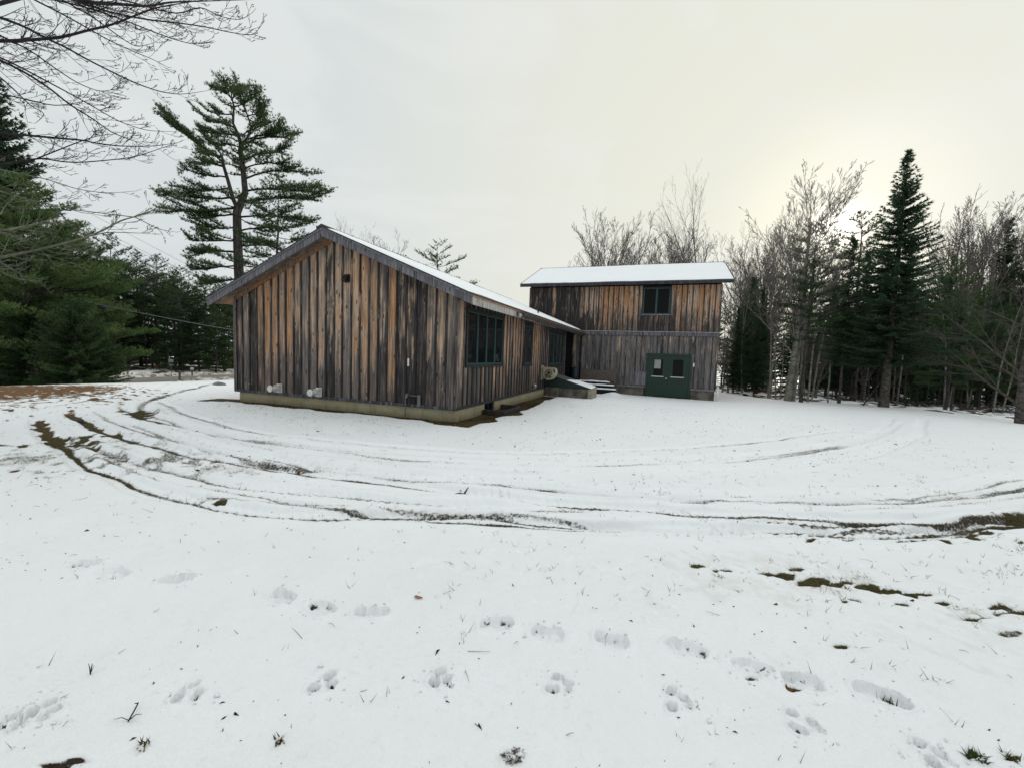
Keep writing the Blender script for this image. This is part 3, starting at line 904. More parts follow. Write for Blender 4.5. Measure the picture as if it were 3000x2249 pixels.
# right side boards, broken by the windows
WIN = [(.52, 2.95, 1.03, 2.37), (5.18, 5.97, 1.00, 2.34), (8.62, 11.17, .955, 2.285)]
zt = ZE + .33
y = .085
k = 0
RT_ = random.Random(21)
seq = [(.80, .32), (.86, .42), (.30, .1), (.18, .1), (.22, .1), (.85, .5), (.34, .1), (.24, .15), (.88, .55), (.42, .2), (.84, .75), (.80, .62), (.62, .55), (.45, .35), (.78, .55), (.82, .7),
       (.62, .6), (.55, .75), (.66, .8), (.5, .45), (.34, .3), (.55, .5), (.82, .72), (.82, .6), (.7, .5), (.6, .5), (.4, .3), (.3, .4), (.22, .3), (.2, .2), (.3, .2), (.18, .2), (.2, .2), (.25, .3)]
BWR = .272
edges = []
while y < 11.52:
    y1 = min(y + BWR + RT_.uniform(-.012, .012), 11.55)
    edges.append(y1)
    t, wv = seq[min(k, len(seq) - 1)]
    spans = [(-.03, zt)]
    sides = []
    for wy0, wy1, wz0, wz1 in WIN:
        if y1 > wy0 - .06 and y < wy1 + .06:
            spans = [(-.03, wz0 - .07), (wz1 + .07, zt)]
            if y < wy0 - .085:
                sides.append((y + .003, wy0 - .079, wz0 - .068, wz1 + .068))
            if y1 > wy1 + .085:
                sides.append((wy1 + .079, y1 - .003, wz0 - .068, wz1 + .068))
    for a, c in spans:
        xf = RT_.uniform(-.003, .003)
        o = MB().box((-.03, y + .003, a), (xf, y1 - .003, c)).build('board', M_WOOD, wing, origin=(0, y, a))
        up = 0 if a < .1 else -.35
        tone(o, t + up + RT_.uniform(-.06, .06), wv, .55)
    for ya, yb, a, c in sides:
        o = MB().box((-.03, ya, a), (.0, yb, c)).build('board', M_WOOD, wing, origin=(0, ya, a - .4))
        tone(o, t, wv, .55)
    for a, c in spans:
        inside = any(y1 > wy0 - .06 and y1 < wy1 + .06 for wy0, wy1, _, _ in WIN)
        if len(spans) == 1 and inside:
            continue
        o = MB().box((.004, y1 - .022, a), (.024, y1 + .022, c)).build('batten', M_WOOD, wing, origin=(0, y1, a))
        tone(o, t * .35 + (.1 if a < .1 else -.1), wv, .9)
    y = y1
    k += 1
MB().prism([(-W + .02, -.04), (-.03, -.04), (-.03, ZE + .2), (-W / 2, roof_low(-W / 2)), (-W + .02, ZE + .2)], .028, .04, 1).build('wall_sheathing', M_DARK, wing)
MB().box((-.05, .09, -.04), (-.033, 11.5, zt)).build('wall_sheathing', M_DARK, wing)


def window_x(y0, y1, z0, z1, n, parent):
    """window in the right side wall (faces +x)"""
    mb = MB()
    c = .075
    for a, b_ in (((.002, y0 - c, z1), (.045, y1 + c, z1 + c)), ((.002, y0 - c, z0 - c), (.052, y1 + c, z0)),
                  ((.002, y0 - c, z0), (.043, y0, z1)), ((.002, y1, z0), (.043, y1 + c, z1))):
        mb.cbox(a, b_, .004)
    w = mb.build('window', M_DKTRIM, parent, origin=(0, (y0 + y1) / 2, z0))
    org = Vector((0, (y0 + y1) / 2, z0))
    for i in range(n):
        a, e = y0 + (y1 - y0) * i / n, y0 + (y1 - y0) * (i + 1) / n
        s = MB()
        f = .032
        for p0, p1 in (((-.022, a + .002, z0 + .002), (.030, a + f, z1 - .002)), ((-.022, e - f, z0 + .002), (.030, e - .002, z1 - .002)),
                       ((-.022, a + f, z0 + .002), (.030, e - f, z0 + f + .012)), ((-.022, a + f, z1 - f), (.028, e - f, z1 - .002))):
            s.cbox(p0, p1, .004)
        s.build('sash', M_SASH, w, loc=-org)
        p = MB().add([(.004, a + f, z0 + f), (.004, e - f, z0 + f), (.004, e - f, z1 - f), (.004, a + f, z1 - f)], [(0, 1, 2, 3)])
        p.v = [(q[0] + (i % 2) * .0012 * (q[2] - z0), q[1], q[2]) for q in p.v]
        p.build('pane', M_GLASS, w, loc=-org)
    MB().box((-.03, y0 - .02, z0 - .02), (-.024, y1 + .02, z1 + .02)).build('backing', M_DARK, w, loc=-org)
    return w


for (a, e, z0, z1), nn in zip(WIN, (4, 1, 4)):
    window_x(a, e, z0, z1, nn, wing)
# basement window in its notch of the foundation
bwn = MB().cbox((-.09, 1.76, -.62), (-.02, 2.44, -.585), .004).cbox((-.09, 1.76, -.105), (-.02, 2.44, -.06), .004).cbox((-.09, 1.76, -.585), (-.02, 1.81, -.105), .004) \
    .cbox((-.09, 2.39, -.585), (-.02, 2.44, -.105), .004).cbox((-.09, 2.08, -.585), (-.02, 2.115, -.105), .004).build('basement_window', M_DKTRIM, wing)
for a, e in ((1.81, 2.08), (2.115, 2.39)):
    MB().box((-.08, a, -.585), (-.06, e, -.105)).build('pane', M_GLASS, bwn)
# rake fascia, drip boards, shingle edge
for side in (-1, 1):
    xe = OV if side > 0 else -W - OV
    xm = -W / 2 + side * .002
    zl = lambda x: roof_low(x)
    lo = [(xe, ZE), (xm, roof_low(xm))]
    poly = [lo[0], lo[1], (lo[1][0], lo[1][1] + TOPF * .80), (lo[0][0], lo[0][1] + TOPF * .80)]
    o = MB().prism(poly, -YO - .030, -YO, 1).build('rake_fascia', M_TRIM, wing, origin=((xe + xm) / 2, -YO, 3.3))
    tone(o, .08, .1, .30)
    e2 = xe + side * .018
    poly = [(e2, ZE - SL * .018 + TOPF * .805), (xm, roof_low(xm) + TOPF * .805), (xm, roof_low(xm) + TOPF), (e2, ZE - SL * .018 + TOPF)]
    o = MB().prism(poly, -YO - .052, -YO, 1).build('rake_trim', M_TRIM, wing, origin=((xe + xm) / 2, -YO, 3.5))
    tone(o, .05, .1, .05)
    e3 = xe + side * .03
    poly = [(e3, ZE - SL * .03 + TOPF + .002), (xm, roof_low(xm) + TOPF + .002), (xm, roof_low(xm) + TOPF + .026), (e3, ZE - SL * .03 + TOPF + .026)]
    MB().prism(poly, -YO - .062, L2, 1).build('roof_deck', M_SHING, wing)
    # structural slab below the shingles
    e4 = xe - side * .03
    poly = [(e4, ZE + SL * .03 + UND), (xm, roof_low(xm) + UND), (xm, roof_low(xm) + TOPF), (e4, ZE + SL * .03 + TOPF)]
    MB().prism(poly, -YO + .002, L2, 1).build('roof_slab', M_TRIM, wing)
    # soffit boards running down the slope outside the gable wall
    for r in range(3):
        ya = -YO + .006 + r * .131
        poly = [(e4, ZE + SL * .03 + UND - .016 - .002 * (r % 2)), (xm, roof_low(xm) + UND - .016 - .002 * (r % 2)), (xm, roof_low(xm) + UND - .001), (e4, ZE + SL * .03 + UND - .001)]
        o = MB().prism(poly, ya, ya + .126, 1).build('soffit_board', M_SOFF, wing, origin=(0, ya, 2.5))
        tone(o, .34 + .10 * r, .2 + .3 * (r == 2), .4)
    # frieze against the wall
    xw = -.02 if side > 0 else -W + .02
    fz = lambda x: roof_low(x) + UND - .02
    poly = [(xw, fz(xw) - .115), (xm, fz(xm) - .115), (xm, fz(xm)), (xw, fz(xw))]
    o = MB().prism(poly, -.050, -.027, 1).build('frieze_board', M_SOFF, wing, origin=(xw, 0, 2.6))
    tone(o, .80, .75, .4)
# ridge cap
poly = [(-W / 2 - .16, roof_low(-W / 2) - .16 * SL + TOPF + .03), (-W / 2, roof_low(-W / 2) + TOPF + .03), (-W / 2 + .16, roof_low(-W / 2) - .16 * SL + TOPF + .03),
        (-W / 2 + .16, roof_low(-W / 2) - .16 * SL + TOPF + .075), (-W / 2, roof_low(-W / 2) + TOPF + .085), (-W / 2 - .16, roof_low(-W / 2) - .16 * SL + TOPF + .075)]
MB().prism(poly, -YO - .07, L2, 1).build('ridge_cap', M_SHING, wing)
# eave fascia on the right: a pale length near the corner, then darker ones
for (y0, y1, tn) in ((-YO + .002, 2.55, (.0, .1, .10)), (2.554, 7.4, (.0, .1, .85)), (7.404, L2, (.0, .1, 1.0))):
    o = MB().cbox((OV - .028, y0, ZE), (OV, y1, ZE + TOPF * .8), .003).build('eave_fascia', M_PALE if y1 < 7.5 else M_TRIM, wing, origin=(OV, y0, ZE))
    tone(o, *tn)
MB().cbox((OV, -YO, ZE + TOPF * .8 + .002), (OV + .02, L2, ZE + TOPF - .012), .003).build('eave_trim', M_TRIM, wing)
MB().box((-.03, 0.0, ZE + UND + .05), (OV - .03, L2, ZE + UND + .062)).build('eave_soffit', M_SOFF, wing)
g_ = MB()
prof = [(OV + .002, ZE + .150), (OV + .002, ZE + .035), (OV + .085, ZE + .03), (OV + .112, ZE + .09), (OV + .118, ZE + .150), (OV + .108, ZE + .150), (OV + .1, ZE + .095), (OV + .08, ZE + .045), (OV + .012, ZE + .05), (OV + .012, ZE + .15)]
nP = len(prof)
ysg = np.linspace(2.9, L2 - .05, 24)
vs = [(px, yy, pz - .012 * math.sin(yy * 1.3) - (yy - 3) * .002) for yy in ysg for px, pz in prof]
g_.add(vs, [(r * nP + c, (r + 1) * nP + c, (r + 1) * nP + (c + 1) % nP, r * nP + (c + 1) % nP) for r in range(23) for c in range(nP)])
gut = g_.build('gutter', M_GUT, wing)
for yy in np.arange(3.4, 13.4, 1.22):
    MB().cbox((OV, yy - .012, ZE + .015), (OV + .124, yy + .012, ZE + .034), .002).build('gutter_bracket', M_GUT, gut)
o = MB().tube([(OV + .03, 2.66, ZE + .10), (OV + .09, 2.62, ZE + .07), (OV + .14, 2.56, ZE + .04)], [.028, .042, .048], 12).build('floodlight', M_DRIP, wing)
MB().tube([(OV + .002, 2.70, ZE + .10), (OV + .05, 2.66, ZE + .10)], [.055, .055], 12).build('lamp_base', M_GUT, o)
# snow on both slopes: uneven slab with ragged lower edge
for side in (-1, 1):
    xe = OV if side > 0 else -W - OV
    ny, nx = 90, 34
    yy = np.linspace(-YO - .03, L2 - .01, ny)
    uu = np.linspace(0, 1, nx)
    U, Y = np.meshgrid(uu, yy)
    rag = .05 + .07 * vn(Y, Y * 0, .35, 101) + .14 * vn(Y, Y * 0, 1.3, 102) ** 2
    X = -W / 2 + side * (.10 + U * ((W / 2 + OV) - .10 - rag))
    base = ZE + SL * ((W / 2 + OV) - np.abs(X + W / 2)) + TOPF + .029
    edge = np.minimum(np.minimum(U, 1 - U) * 40, np.minimum(np.arange(ny)[:, None], ny - 1 + 0 * U) / 1.5)
    Z = base + np.minimum(edge, 1) ** .5 * (.034 + .018 * vn(X, Y, 1.4, 103) + .008 * vn(X, Y, .3, 104)) + .001
    idx = np.arange(ny * nx).reshape(ny, nx)
    q = np.stack([idx[:-1, :-1], idx[:-1, 1:], idx[1:, 1:], idx[1:, :-1]], -1).reshape(-1, 4)
    if side < 0:
        q = q[:, ::-1]
    link('snow_layer', np_mesh('snow_layer', np.c_[X.ravel(), Y.ravel(), Z.ravel()], q, M_RSNOW, True), wing)
# plumbing stack through the roof near the tall block
sx, sy = -.13, 7.14
sz = roof_low(sx) + TOPF
MB().tube([(sx, sy, sz - .05), (sx, sy, sz + .46)], .032, 12).build('vent_stack', M_BLACK, wing)
# two white direct vents, low on the gable
for x0, z0 in ((-5.44, .15), (-4.02, .13)):
    vt = MB().cbox((x0 - .20, -.05, z0 - .13), (x0, -.028, z0 + .12), .004).build('wall_vent', M_WHITE, wing)
    MB().tube([(x0 - .11, -.04, z0), (x0 - .12, -.30, z0)], .062, 18).build('vent_pipe', M_WHITE, vt)
    MB().tube([(x0 - .12, -.30, z0), (x0 - .12, -.325, z0), (x0 - .12, -.345, z0)], [.092, .098, .085], 22).build('vent_cap', M_WHITE, vt)
    MB().cbox((x0 - .165, -.17, z0 - .095), (x0 - .01, -.155, z0 - .078), .002).cbox((x0 - .03, -.16, z0 - .09), (x0 - .01, -.04, z0 + .10), .002) \
        .cbox((x0 - .165, -.17, z0 + .075), (x0 - .01, -.155, z0 + .093), .002).build('vent_guard', M_WHITE, vt)
# gable lamp
lp = MB().cbox((-3.29, -.045, 3.03), (-3.12, -.026, 3.24), .004).build('wall_lamp', M_BLACK, wing)
MB().prism([(-.045, 3.22), (-.17, 3.11), (-.17, 3.07), (-.045, 3.06)], -3.275, -3.135, 0).build('lamp_hood', M_BLACK, lp)
# hose tap, junction and conduit
tp = MB().tube([(-1.28, -.03, .23), (-1.28, -.12, .22), (-1.28, -.15, .17)], [.028, .026, .022], 10).build('outdoor_tap', plain('brass_tap', (.20, .16, .11), rough=.5), wing)
MB().tube([(-1.32, -.10, .27), (-1.24, -.10, .27)], .012, 8).tube([(-1.28, -.10, .22), (-1.28, -.10, .27)], .008, 8).build('tap_handle', M_PIPE, tp)
MB().tube([(-1.36, -.06, .24), (-1.36, -.062, -.30)], .012, 8).tube([(-1.36, -.04, .24), (-.98, -.04, .22)], .012, 8).cbox((-1.02, -.055, -.02), (-.94, -.027, .26), .003).build('conduit', M_PIPE, wing)
MB().cbox((-1.34, -.03, .95), (-1.29, -.026, 1.14), .001).build('paint_scrap', M_WHITE, wing)
tp = MB().tube([(-6.65, -.03, .20), (-6.65, -.10, .19), (-6.65, -.12, .14)], [.022, .02, .018], 10).build('outdoor_tap', plain('old_tap', (.22, .19, .15), rough=.5), wing)
# white pipe stub on the right side
MB().tube([(.02, 6.42, .10), (.10, 6.40, .12), (.13, 6.28, .20)], [.035, .035, .035], 12).build('overflow_pipe', M_WHITE, wing)
# dark recess with the entry, closed at the back
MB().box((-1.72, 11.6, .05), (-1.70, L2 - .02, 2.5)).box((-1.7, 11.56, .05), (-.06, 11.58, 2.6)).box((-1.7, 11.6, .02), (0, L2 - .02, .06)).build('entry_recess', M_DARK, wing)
o = MB().cbox((-.10, 11.56, .02), (.03, 11.68, ZE + .12), .004).build('entry_post', M_WOOD, wing, origin=(0, 11.6, 0))
tone(o, .25, .2, .5)
ed = MB().cbox((-1.69, 12.0, .07), (-1.64, 12.95, 2.12), .004).build('entry_door', M_GDOOR, wing)
MB().box((-1.638, 12.15, 1.05), (-1.636, 12.8, 1.95)).build('pane', M_GLASS, ed)

# ------------------------------------------------------------------ the two storey block
tall = empty('two_storey_block', (2.3, D, -.6), 'two storey grey and orange boarded block with snowy roof and green double doors', 'house')
TO = Vector((-2.3, -D, .6))


def tb(mb, name, m, org=None, parent=None):
    """link a part of the tall block built in world coordinates"""
    if org is None:
        return mb.build(name, m, parent or tall, loc=TO if parent is None else None)
    mb.v = [(p[0] - org[0], p[1] - org[1], p[2] - org[2]) for p in mb.v]
    o = mb.build(name, m, parent or tall)
    o.location = Vector(org) + TO
    return o


XL, XR = -2.54, 7.11
R1 = random.Random(9)
BWT = .254
UW = (3.52, 4.79, 3.59, 4.90)
DW = (3.92, 5.89, -.555, 1.53)
nb = int(round((XR - XL) / BWT))
for i in range(nb):
    x0, x1 = XL + (XR - XL) * i / nb, XL + (XR - XL) * (i + 1) / nb
    xc = (x0 + x1) / 2
    fr = (.10 + .35 * (R1.random() < .16)) if xc < .4 else (.42 + .35 * R1.random() if xc < 1.4 else .62 + .33 * R1.random())
    dk = .85 if xc < 1.2 else .6
    wm = R1.uniform(.35, .85)
    spans = [(2.70, 5.02)]
    if x1 > UW[0] - .05 and x0 < UW[1] + .05:
        spans = [(2.70, UW[2] - .06)]
        for sa, sb_ in ((x0 + .003, UW[0] - .064), (UW[1] + .064, x1 - .003)):
            if sb_ - sa > .01 and sb_ - sa < BWT:
                o = tb(MB().box((sa, D, UW[2] - .058), (sb_, D + .028, 5.02)), 'board', M_WOOD, (sa, D, UW[2] - .5))
                tone(o, fr, wm, dk)
        fr *= .55
    for a, c in spans:
        yf = R1.uniform(-.003, .003)
        o = tb(MB().box((x0 + .003, D + yf, a), (x1 - .003, D + .028, c)), 'board', M_WOOD, (x0, D, a - .3))
        tone(o, fr, wm, dk)
    if i > 0:
        for a, c in spans:
            if len(spans) == 1 and c < 4 and not (x0 > UW[0] - .05):
                c = 5.02
            o = tb(MB().box((x0 - .023, D - .034, a), (x0 + .023, D - .004, c)), 'batten', M_WOOD, (x0, D, a - .3))
            tone(o, fr * .18, wm, min(dk + .35, 1.0))  # battens toned darker: their shadow line is put into the colour
    # lower storey
    if x1 < .2:
        continue
    f2 = .10 + .12 * R1.random()
    spans = [(-.06, 2.50)]
    if x1 > DW[0] - .08 and x0 < DW[1] + .08:
        spans = [(DW[3] + .088, 2.50)]
        for sa, sb_ in ((x0 + .003, DW[0] - .089), (DW[1] + .089, x1 - .003)):
            if sb_ - sa > .01 and sb_ - sa < BWT:
                o = tb(MB().box((sa, D, -.06), (sb_, D + .028, DW[3] + .086)), 'board', M_WOOD, (sa, D, -.3))
                tone(o, f2 - .06, .0, .35)
        f2 = .35 + .25 * R1.random()
    elif 2.3 < xc < 3.9:
        f2 = .20 + .2 * R1.random()
    if xc < .5:
        f2 = .45
    for a, c in spans:
        yf = R1.uniform(-.003, .003)
        o = tb(MB().box((x0 + .003, D + yf, a), (x1 - .003, D + .028, c)), 'board', M_WOOD, (x0, D, a - .2))
        tone(o, f2 - .06, .0, .22 + .30 * R1.random())
        o = tb(MB().box((x0 - .023, D - .034, a), (x0 + .023, D - .004, c)), 'batten', M_WOOD, (x0, D, a - .2))
        tone(o, f2 * .4, .0, .35 + .6 * R1.random())  # shadow line of the lower battens put into their colour too
o = tb(MB().box((XL, D + .03, -.06), (XR - .01, D + .05, 5.05)), 'wall_sheathing', M_DARK)
# belt course, skirt, corner boards
o = tb(MB().cbox((.40, D - .055, 2.505), (XR + .03, D - .036, 2.695), .004), 'belt_board', M_TRIM, (3, D, 2.5)); tone(o, .1, .1, .45)
tb(MB().cbox((.40, D - .07, 2.70), (XR + .035, D - .002, 2.722), .003), 'belt_flashing', M_DRIP)
for xa, xb in ((2.28, DW[0] - .09), (DW[1] + .09, XR + .02)):
    o = tb(MB().cbox((xa, D - .055, -.145), (xb, D - .002, -.064), .004), 'skirt_board', M_TRIM, (xa, D, -.1)); tone(o, .1, .1, .2)
    tb(MB().cbox((xa + .02, D + .0, -1.4), (xb - .05, D + .26, -.15), .008), 'foundation', M_CONC2)
for x0 in (XR - .06, XL - .02):
    for a, c in ((-.06, 2.5), (2.725, 5.02)):
        if x0 < 0 and a < 2:
            continue
        o = tb(MB().cbox((x0, D - .053, a), (x0 + .08, D - .036, c), .004), 'corner_board', M_WOOD, (x0, D, a)); tone(o, .25, .3, .6)
# other walls (plain boards, seen only from elsewhere)
YB = 20.2
tb(MB().box((XR - .03, D + .05, -.06), (XR, YB, 5.2)), 'side_wall', M_TRIM)
tb(MB().box((XL, D + .05, -.06), (XL + .03, YB, 5.2)), 'side_wall', M_TRIM)
tb(MB().box((XL + .03, YB - .03, -.06), (XR - .03, YB, 5.05)), 'back_wall', M_TRIM)
tb(MB().box((XL + .05, D + .3, -1.4), (XR - .05, YB - .05, -.07)), 'foundation', M_CONC2)
for x0, x1 in ((XL, XL + .03), (XR - .03, XR)):
    tb(MB().prism([(D + .05, 5.2), (YB, 5.2), ((D + YB) / 2, 6.52)], x0, x1, 0), 'gable_wall', M_TRIM)
# roof
EY, EZ = D - .50, 5.0
RX0, RX1 = -2.95, 7.53
RY, SLT = (D + YB) / 2, .4086
RYB = 2 * RY - EY
RZ = EZ + .155 + (RY - EY) * SLT
o = tb(MB().cbox((RX0, EY - .028, EZ), (RX1, EY, EZ + .125), .004), 'eave_fascia', M_TRIM, (0, EY, EZ)); tone(o, .02, .1, .85)
tb(MB().cbox((RX0 - .02, EY - .055, EZ + .128), (RX1 + .02, EY + .01, EZ + .150), .003), 'drip_edge', M_DRIP)
for s, y0, y1 in ((1, EY, RY), (-1, RYB, RY)):
    poly = [(y0 - s * .06, EZ + .155 - .06 * SLT), (y1, RZ), (y1, RZ + .028), (y0 - s * .06, EZ + .183 - .06 * SLT)]
    tb(MB().prism(poly, RX0 - .025, RX1 + .025, 0), 'roof_deck', M_SHING)
    poly = [(y0 + s * .012, EZ + .04), (y1, RZ - .115), (y1, RZ - .002), (y0 + s * .012, EZ + .152)]
    tb(MB().prism(poly, RX0 + .005, RX1 - .005, 0), 'roof_slab', M_TRIM)
    for xa in (RX0 - .022, RX1 + .002):
        poly = [(y0, EZ - .005), (y1, RZ - .16), (y1, RZ - .003), (y0, EZ + .152)]
        o = tb(MB().prism(poly, xa, xa + .02, 0), 'rake_fascia', M_TRIM, (xa, y0, EZ)); tone(o, .05, .1, .5)
tb(MB().box((RX0 + .02, RY - .12, RZ + .02), (RX1 - .02, RY + .12, RZ + .05)), 'ridge_cap', M_SHING)
for s, y0 in ((1, EY), (-1, RYB)):
    nx, nyy = 100, 30
    U, X = np.meshgrid(np.linspace(0, 1, nyy), np.linspace(RX0 + .02, RX1 - .02, nx))
    rag = .03 + .11 * vn(X, X * 0, .35, 111) * sstep(.35, .7, vn(X, X * 0, 1.3, 112))
    Y = y0 + s * (rag - .05) + U * (RY - y0 + s * (-.07 - (rag - .05)))
    base = EZ + .183 + np.abs(Y - y0) * SLT * np.sign((Y - y0) * s) + .002
    e = np.minimum(np.minimum(U, 1 - U) * 30, np.minimum(np.arange(nx)[:, None], nx - 1 - np.arange(nx)[:, None]) / 1.5)
    Z = base + np.minimum(e, 1) ** .5 * (.055 + .02 * vn(X, Y, 1.6, 113))
    idx = np.arange(nx * nyy).reshape(nx, nyy)
    q = np.stack([idx[:-1, :-1], idx[1:, :-1], idx[1:, 1:], idx[:-1, 1:]], -1).reshape(-1, 4)
    if s < 0:
        q = q[:, ::-1]
    o = link('snow_layer', np_mesh('snow_layer', np.c_[X.ravel(), Y.ravel(), Z.ravel()], q, M_RSNOW, True), tall, TO)
# upper window
x0, x1, z0, z1 = UW
c = .06
mb = MB()
for a, e in (((x0 - c, D - .045, z1), (x1 + c, D - .002, z1 + c)), ((x0 - c, D - .045, z0), (x0, D - .002, z1)), ((x1, D - .045, z0), (x1 + c, D - .002, z1))):
    mb.cbox(a, e, .004)
uw = tb(mb, 'window', M_DKTRIM)
mb = MB().cbox((x0 - c, D - .055, z0 - c), (x1 + c, D - .002, z0), .004)
o = mb.build('window_sill', M_TRIM, uw); tone(o, .0, .1, .2)
for a, e in ((x0, (x0 + x1) / 2), ((x0 + x1) / 2, x1)):
    s = MB()
    f = .045
    for p0, p1 in (((a + .002, D - .03, z0 + .002), (a + f, D + .02, z1 - .002)), ((e - f, D - .03, z0 + .002), (e - .002, D + .02, z1 - .002)),
                   ((a + f, D - .03, z0 + .002), (e - f, D + .02, z0 + f)), ((a + f, D - .03, z1 - f), (e - f, D + .02, z1 - .002))):
        s.cbox(p0, p1, .004)
    s.build('sash', M_SASH, uw)
    MB().box((a + f, D - .006, z0 + f), (e - f, D - .002, z1 - f)).build('pane', m_dglass, uw)
MB().box((x0 - .02, D + .021, z0 - .02), (x1 + .02, D + .027, z1 + .02)).build('backing', M_DARK, uw)
# double doors
x0, x1, z0, z1 = DW
c = .085
mb = MB()
for a, e in (((x0 - c, D - .05, z1), (x1 + c, D - .002, z1 + c)), ((x0 - c, D - .05, z0 - .02), (x0, D + .03, z1)), ((x1, D - .05, z0 - .02), (x1 + c, D + .03, z1))):
    mb.cbox(a, e, .004)
fr = tb(mb, 'door_frame', M_GREENMET)
mb = MB().cbox((x0 - c, D - .10, z0 - .12), (x1 + c, D + .1, z0 - .022), .004)
tb(mb, 'door_threshold', M_DARK)
M_NOTE = plain('notice_paper', (.30, .31, .29), (.22, .23, .22), .8)
for k, (a, e) in enumerate(((x0 + .004, (x0 + x1) / 2 - .004), ((x0 + x1) / 2 + .004, x1 - .004))):
    g0, g1, gz0, gz1 = ((4.21, 4.64, .50, 1.33), (5.12, 5.60, .50, 1.33))[k]
    s = MB()
    for p0, p1 in (((a, D - .02, z0 + .012), (g0, D + .024, z1 - .006)), ((g1, D - .02, z0 + .012), (e, D + .024, z1 - .006)), ((g0, D - .02, z0 + .012), (g1, D + .024, gz0)), ((g0, D - .02, gz1), (g1, D + .024, z1 - .006))):
        s.box(p0, p1)
    dr = tb(s, 'door', M_GDOOR)
    s = MB()
    for p0, p1 in (((g0 - .03, D - .03, gz0 - .03), (g0, D - .021, gz1 + .03)), ((g1, D - .03, gz0 - .03), (g1 + .03, D - .021, gz1 + .03)), ((g0, D - .03, gz1), (g1, D - .021, gz1 + .03))):
        s.box(p0, p1)
    s.build('glazing_bead', M_GDOOR, dr)
    MB().box((g0, D - .004, gz0), (g1, D - .001, gz1)).build('pane', m_dglass, dr)
    MB().cbox((g0 - .09, D - .055, gz0 - .055), (g1 + .06, D - .021, gz0 - .018), .004).build('window_ledge', M_WHITE, dr)
    if k == 0:
        MB().box((g0 + .02, D - .0065, .86), (g0 + .33, D - .0045, 1.31)).build('notice', M_NOTE, dr)
        MB().box((g0 + .33, D + .0, .50), (g0 + .335, D + .02, 1.33)).build('curtain_edge', M_DARK, dr)
        MB().tube([(e - .07, D - .022, .38), (e - .07, D - .055, .38), (e - .07, D - .085, .38)], [.018, .03, .024], 12).build('door_knob', M_WHITE, dr)
    else:
        MB().cbox((a - .03, D - .030, z0 + .02), (a + .02, D - .0212, z1 - .02), .002).build('astragal', M_GDOOR, dr)
MB().box((x0 - .02, D + .028, z0), (x1 + .02, D + .034, z1)).build('backing', M_DARK, fr)
tb(MB().cbox((6.04, D - .055, 1.02), (6.11, D - .036, 1.20), .003), 'wall_switch', M_WHITE)
tb(MB().tube([(.46, D - .07, 2.40), (.46, D - .07, .12)], .038, 10).cbox((.42, D - .03, 1.6), (.50, D - .002, 1.64), .002).cbox((.42, D - .03, .7), (.50, D - .002, .74), .002), 'downspout', M_BLACK)
tb(MB().cbox((3.30, D - .044, -.02), (3.62, D - .0355, .66), .003), 'patch_board', M_TRIM, (3.3, D, -.05))
tb(MB().cbox((3.64, D - .044, -.02), (3.90, D - .0355, .66), .003), 'patch_board', M_TRIM, (3.6, D, -.05))
for o in tall.children:
    if o.name.startswith('patch_board'):
        tone(o, .1, .1, .05)
# ------------------------------------------------------------------ things round the house
# cellar bulkhead: concrete curb, green sloping hatch with snow on its lower half
bk = empty('cellar_bulkhead', (.9, 8.5, -.45), 'green metal cellar hatch sloping down over a stained concrete curb beside the cabin', 'cellar hatch')
BO = Vector((-.9, -8.5, .45))
Y0, Y1 = 7.97, 9.25
XB = 1.84
m_pale_c = plain('pale_spalled_concrete', (.36, .31, .24), (.20, .17, .13), .9, scale=9, bmp=.5, bscale=30)
MB().cbox((.06, Y0, -1.0), (XB - .004, Y0 + .17, .02), .008).build('curb', M_CONC2, bk, loc=BO)
MB().cbox((.06, Y1 - .17, -1.0), (XB - .004, Y1, .02), .008).build('curb', M_CONC2, bk, loc=BO)
MB().cbox((XB, Y0 + .004, -1.0), (XB + .17, Y1 - .004, .035), .012).build('curb_end', m_pale_c, bk, loc=BO)
hz = lambda x: .60 - (x - .06) * .29
MB().prism([(.06, .024), (XB + .10, .05), (XB + .10, hz(XB + .10) - .02), (.06, hz(.06) - .02)], Y0 + .012, Y0 + .035, 1).build('side_panel', M_GREENMET, bk, loc=BO)
MB().prism([(.06, .024), (XB + .10, .05), (XB + .10, hz(XB + .10) - .02), (.06, hz(.06) - .02)], Y1 - .035, Y1 - .012, 1).build('side_panel', M_GREENMET, bk, loc=BO)
m_hatch = plain('weathered_hatch', (.10, .105, .10), (.055, .07, .062), .5, .4)
for ya, yb in ((Y0 - .015, (Y0 + Y1) / 2 - .004), ((Y0 + Y1) / 2 + .004, Y1 + .015)):
    hd = MB().prism([(.05, hz(.05) - .018), (XB + .16, hz(XB + .16) - .018), (XB + .16, hz(XB + .16) + .012), (.05, hz(.05) + .012)], ya, yb, 1).build('hatch_door', m_hatch, bk, loc=BO)
    MB().tube([(1.3, yb - .12 if ya < 8.3 else ya + .12, hz(1.3) + .03), (1.5, yb - .12 if ya < 8.3 else ya + .12, hz(1.5) + .03)], .012, 8).build('hatch_handle', M_BLACK, hd)
nx, ny = 40, 24
U, Vv = np.meshgrid(np.linspace(0, 1, nx), np.linspace(0, 1, ny))
Y = Y0 + .01 + Vv * (Y1 - Y0 - .02)
xs0 = .92 + .25 * Vv + .12 * (vn(Y, Y * 0, .2, 120) - .5)
X = xs0 + U * (XB + .15 - xs0)
e = np.minimum(np.minimum(U, 1 - U) * 14, np.minimum(Vv, 1 - Vv) * 14)
Z = hz(X) + .014 + np.minimum(e, 1) ** .5 * (.020 + .016 * vn(X, Y, .3, 121))
idx = np.arange(nx * ny).reshape(ny, nx)
q = np.stack([idx[:-1, :-1], idx[:-1, 1:], idx[1:, 1:], idx[1:, :-1]], -1).reshape(-1, 4)
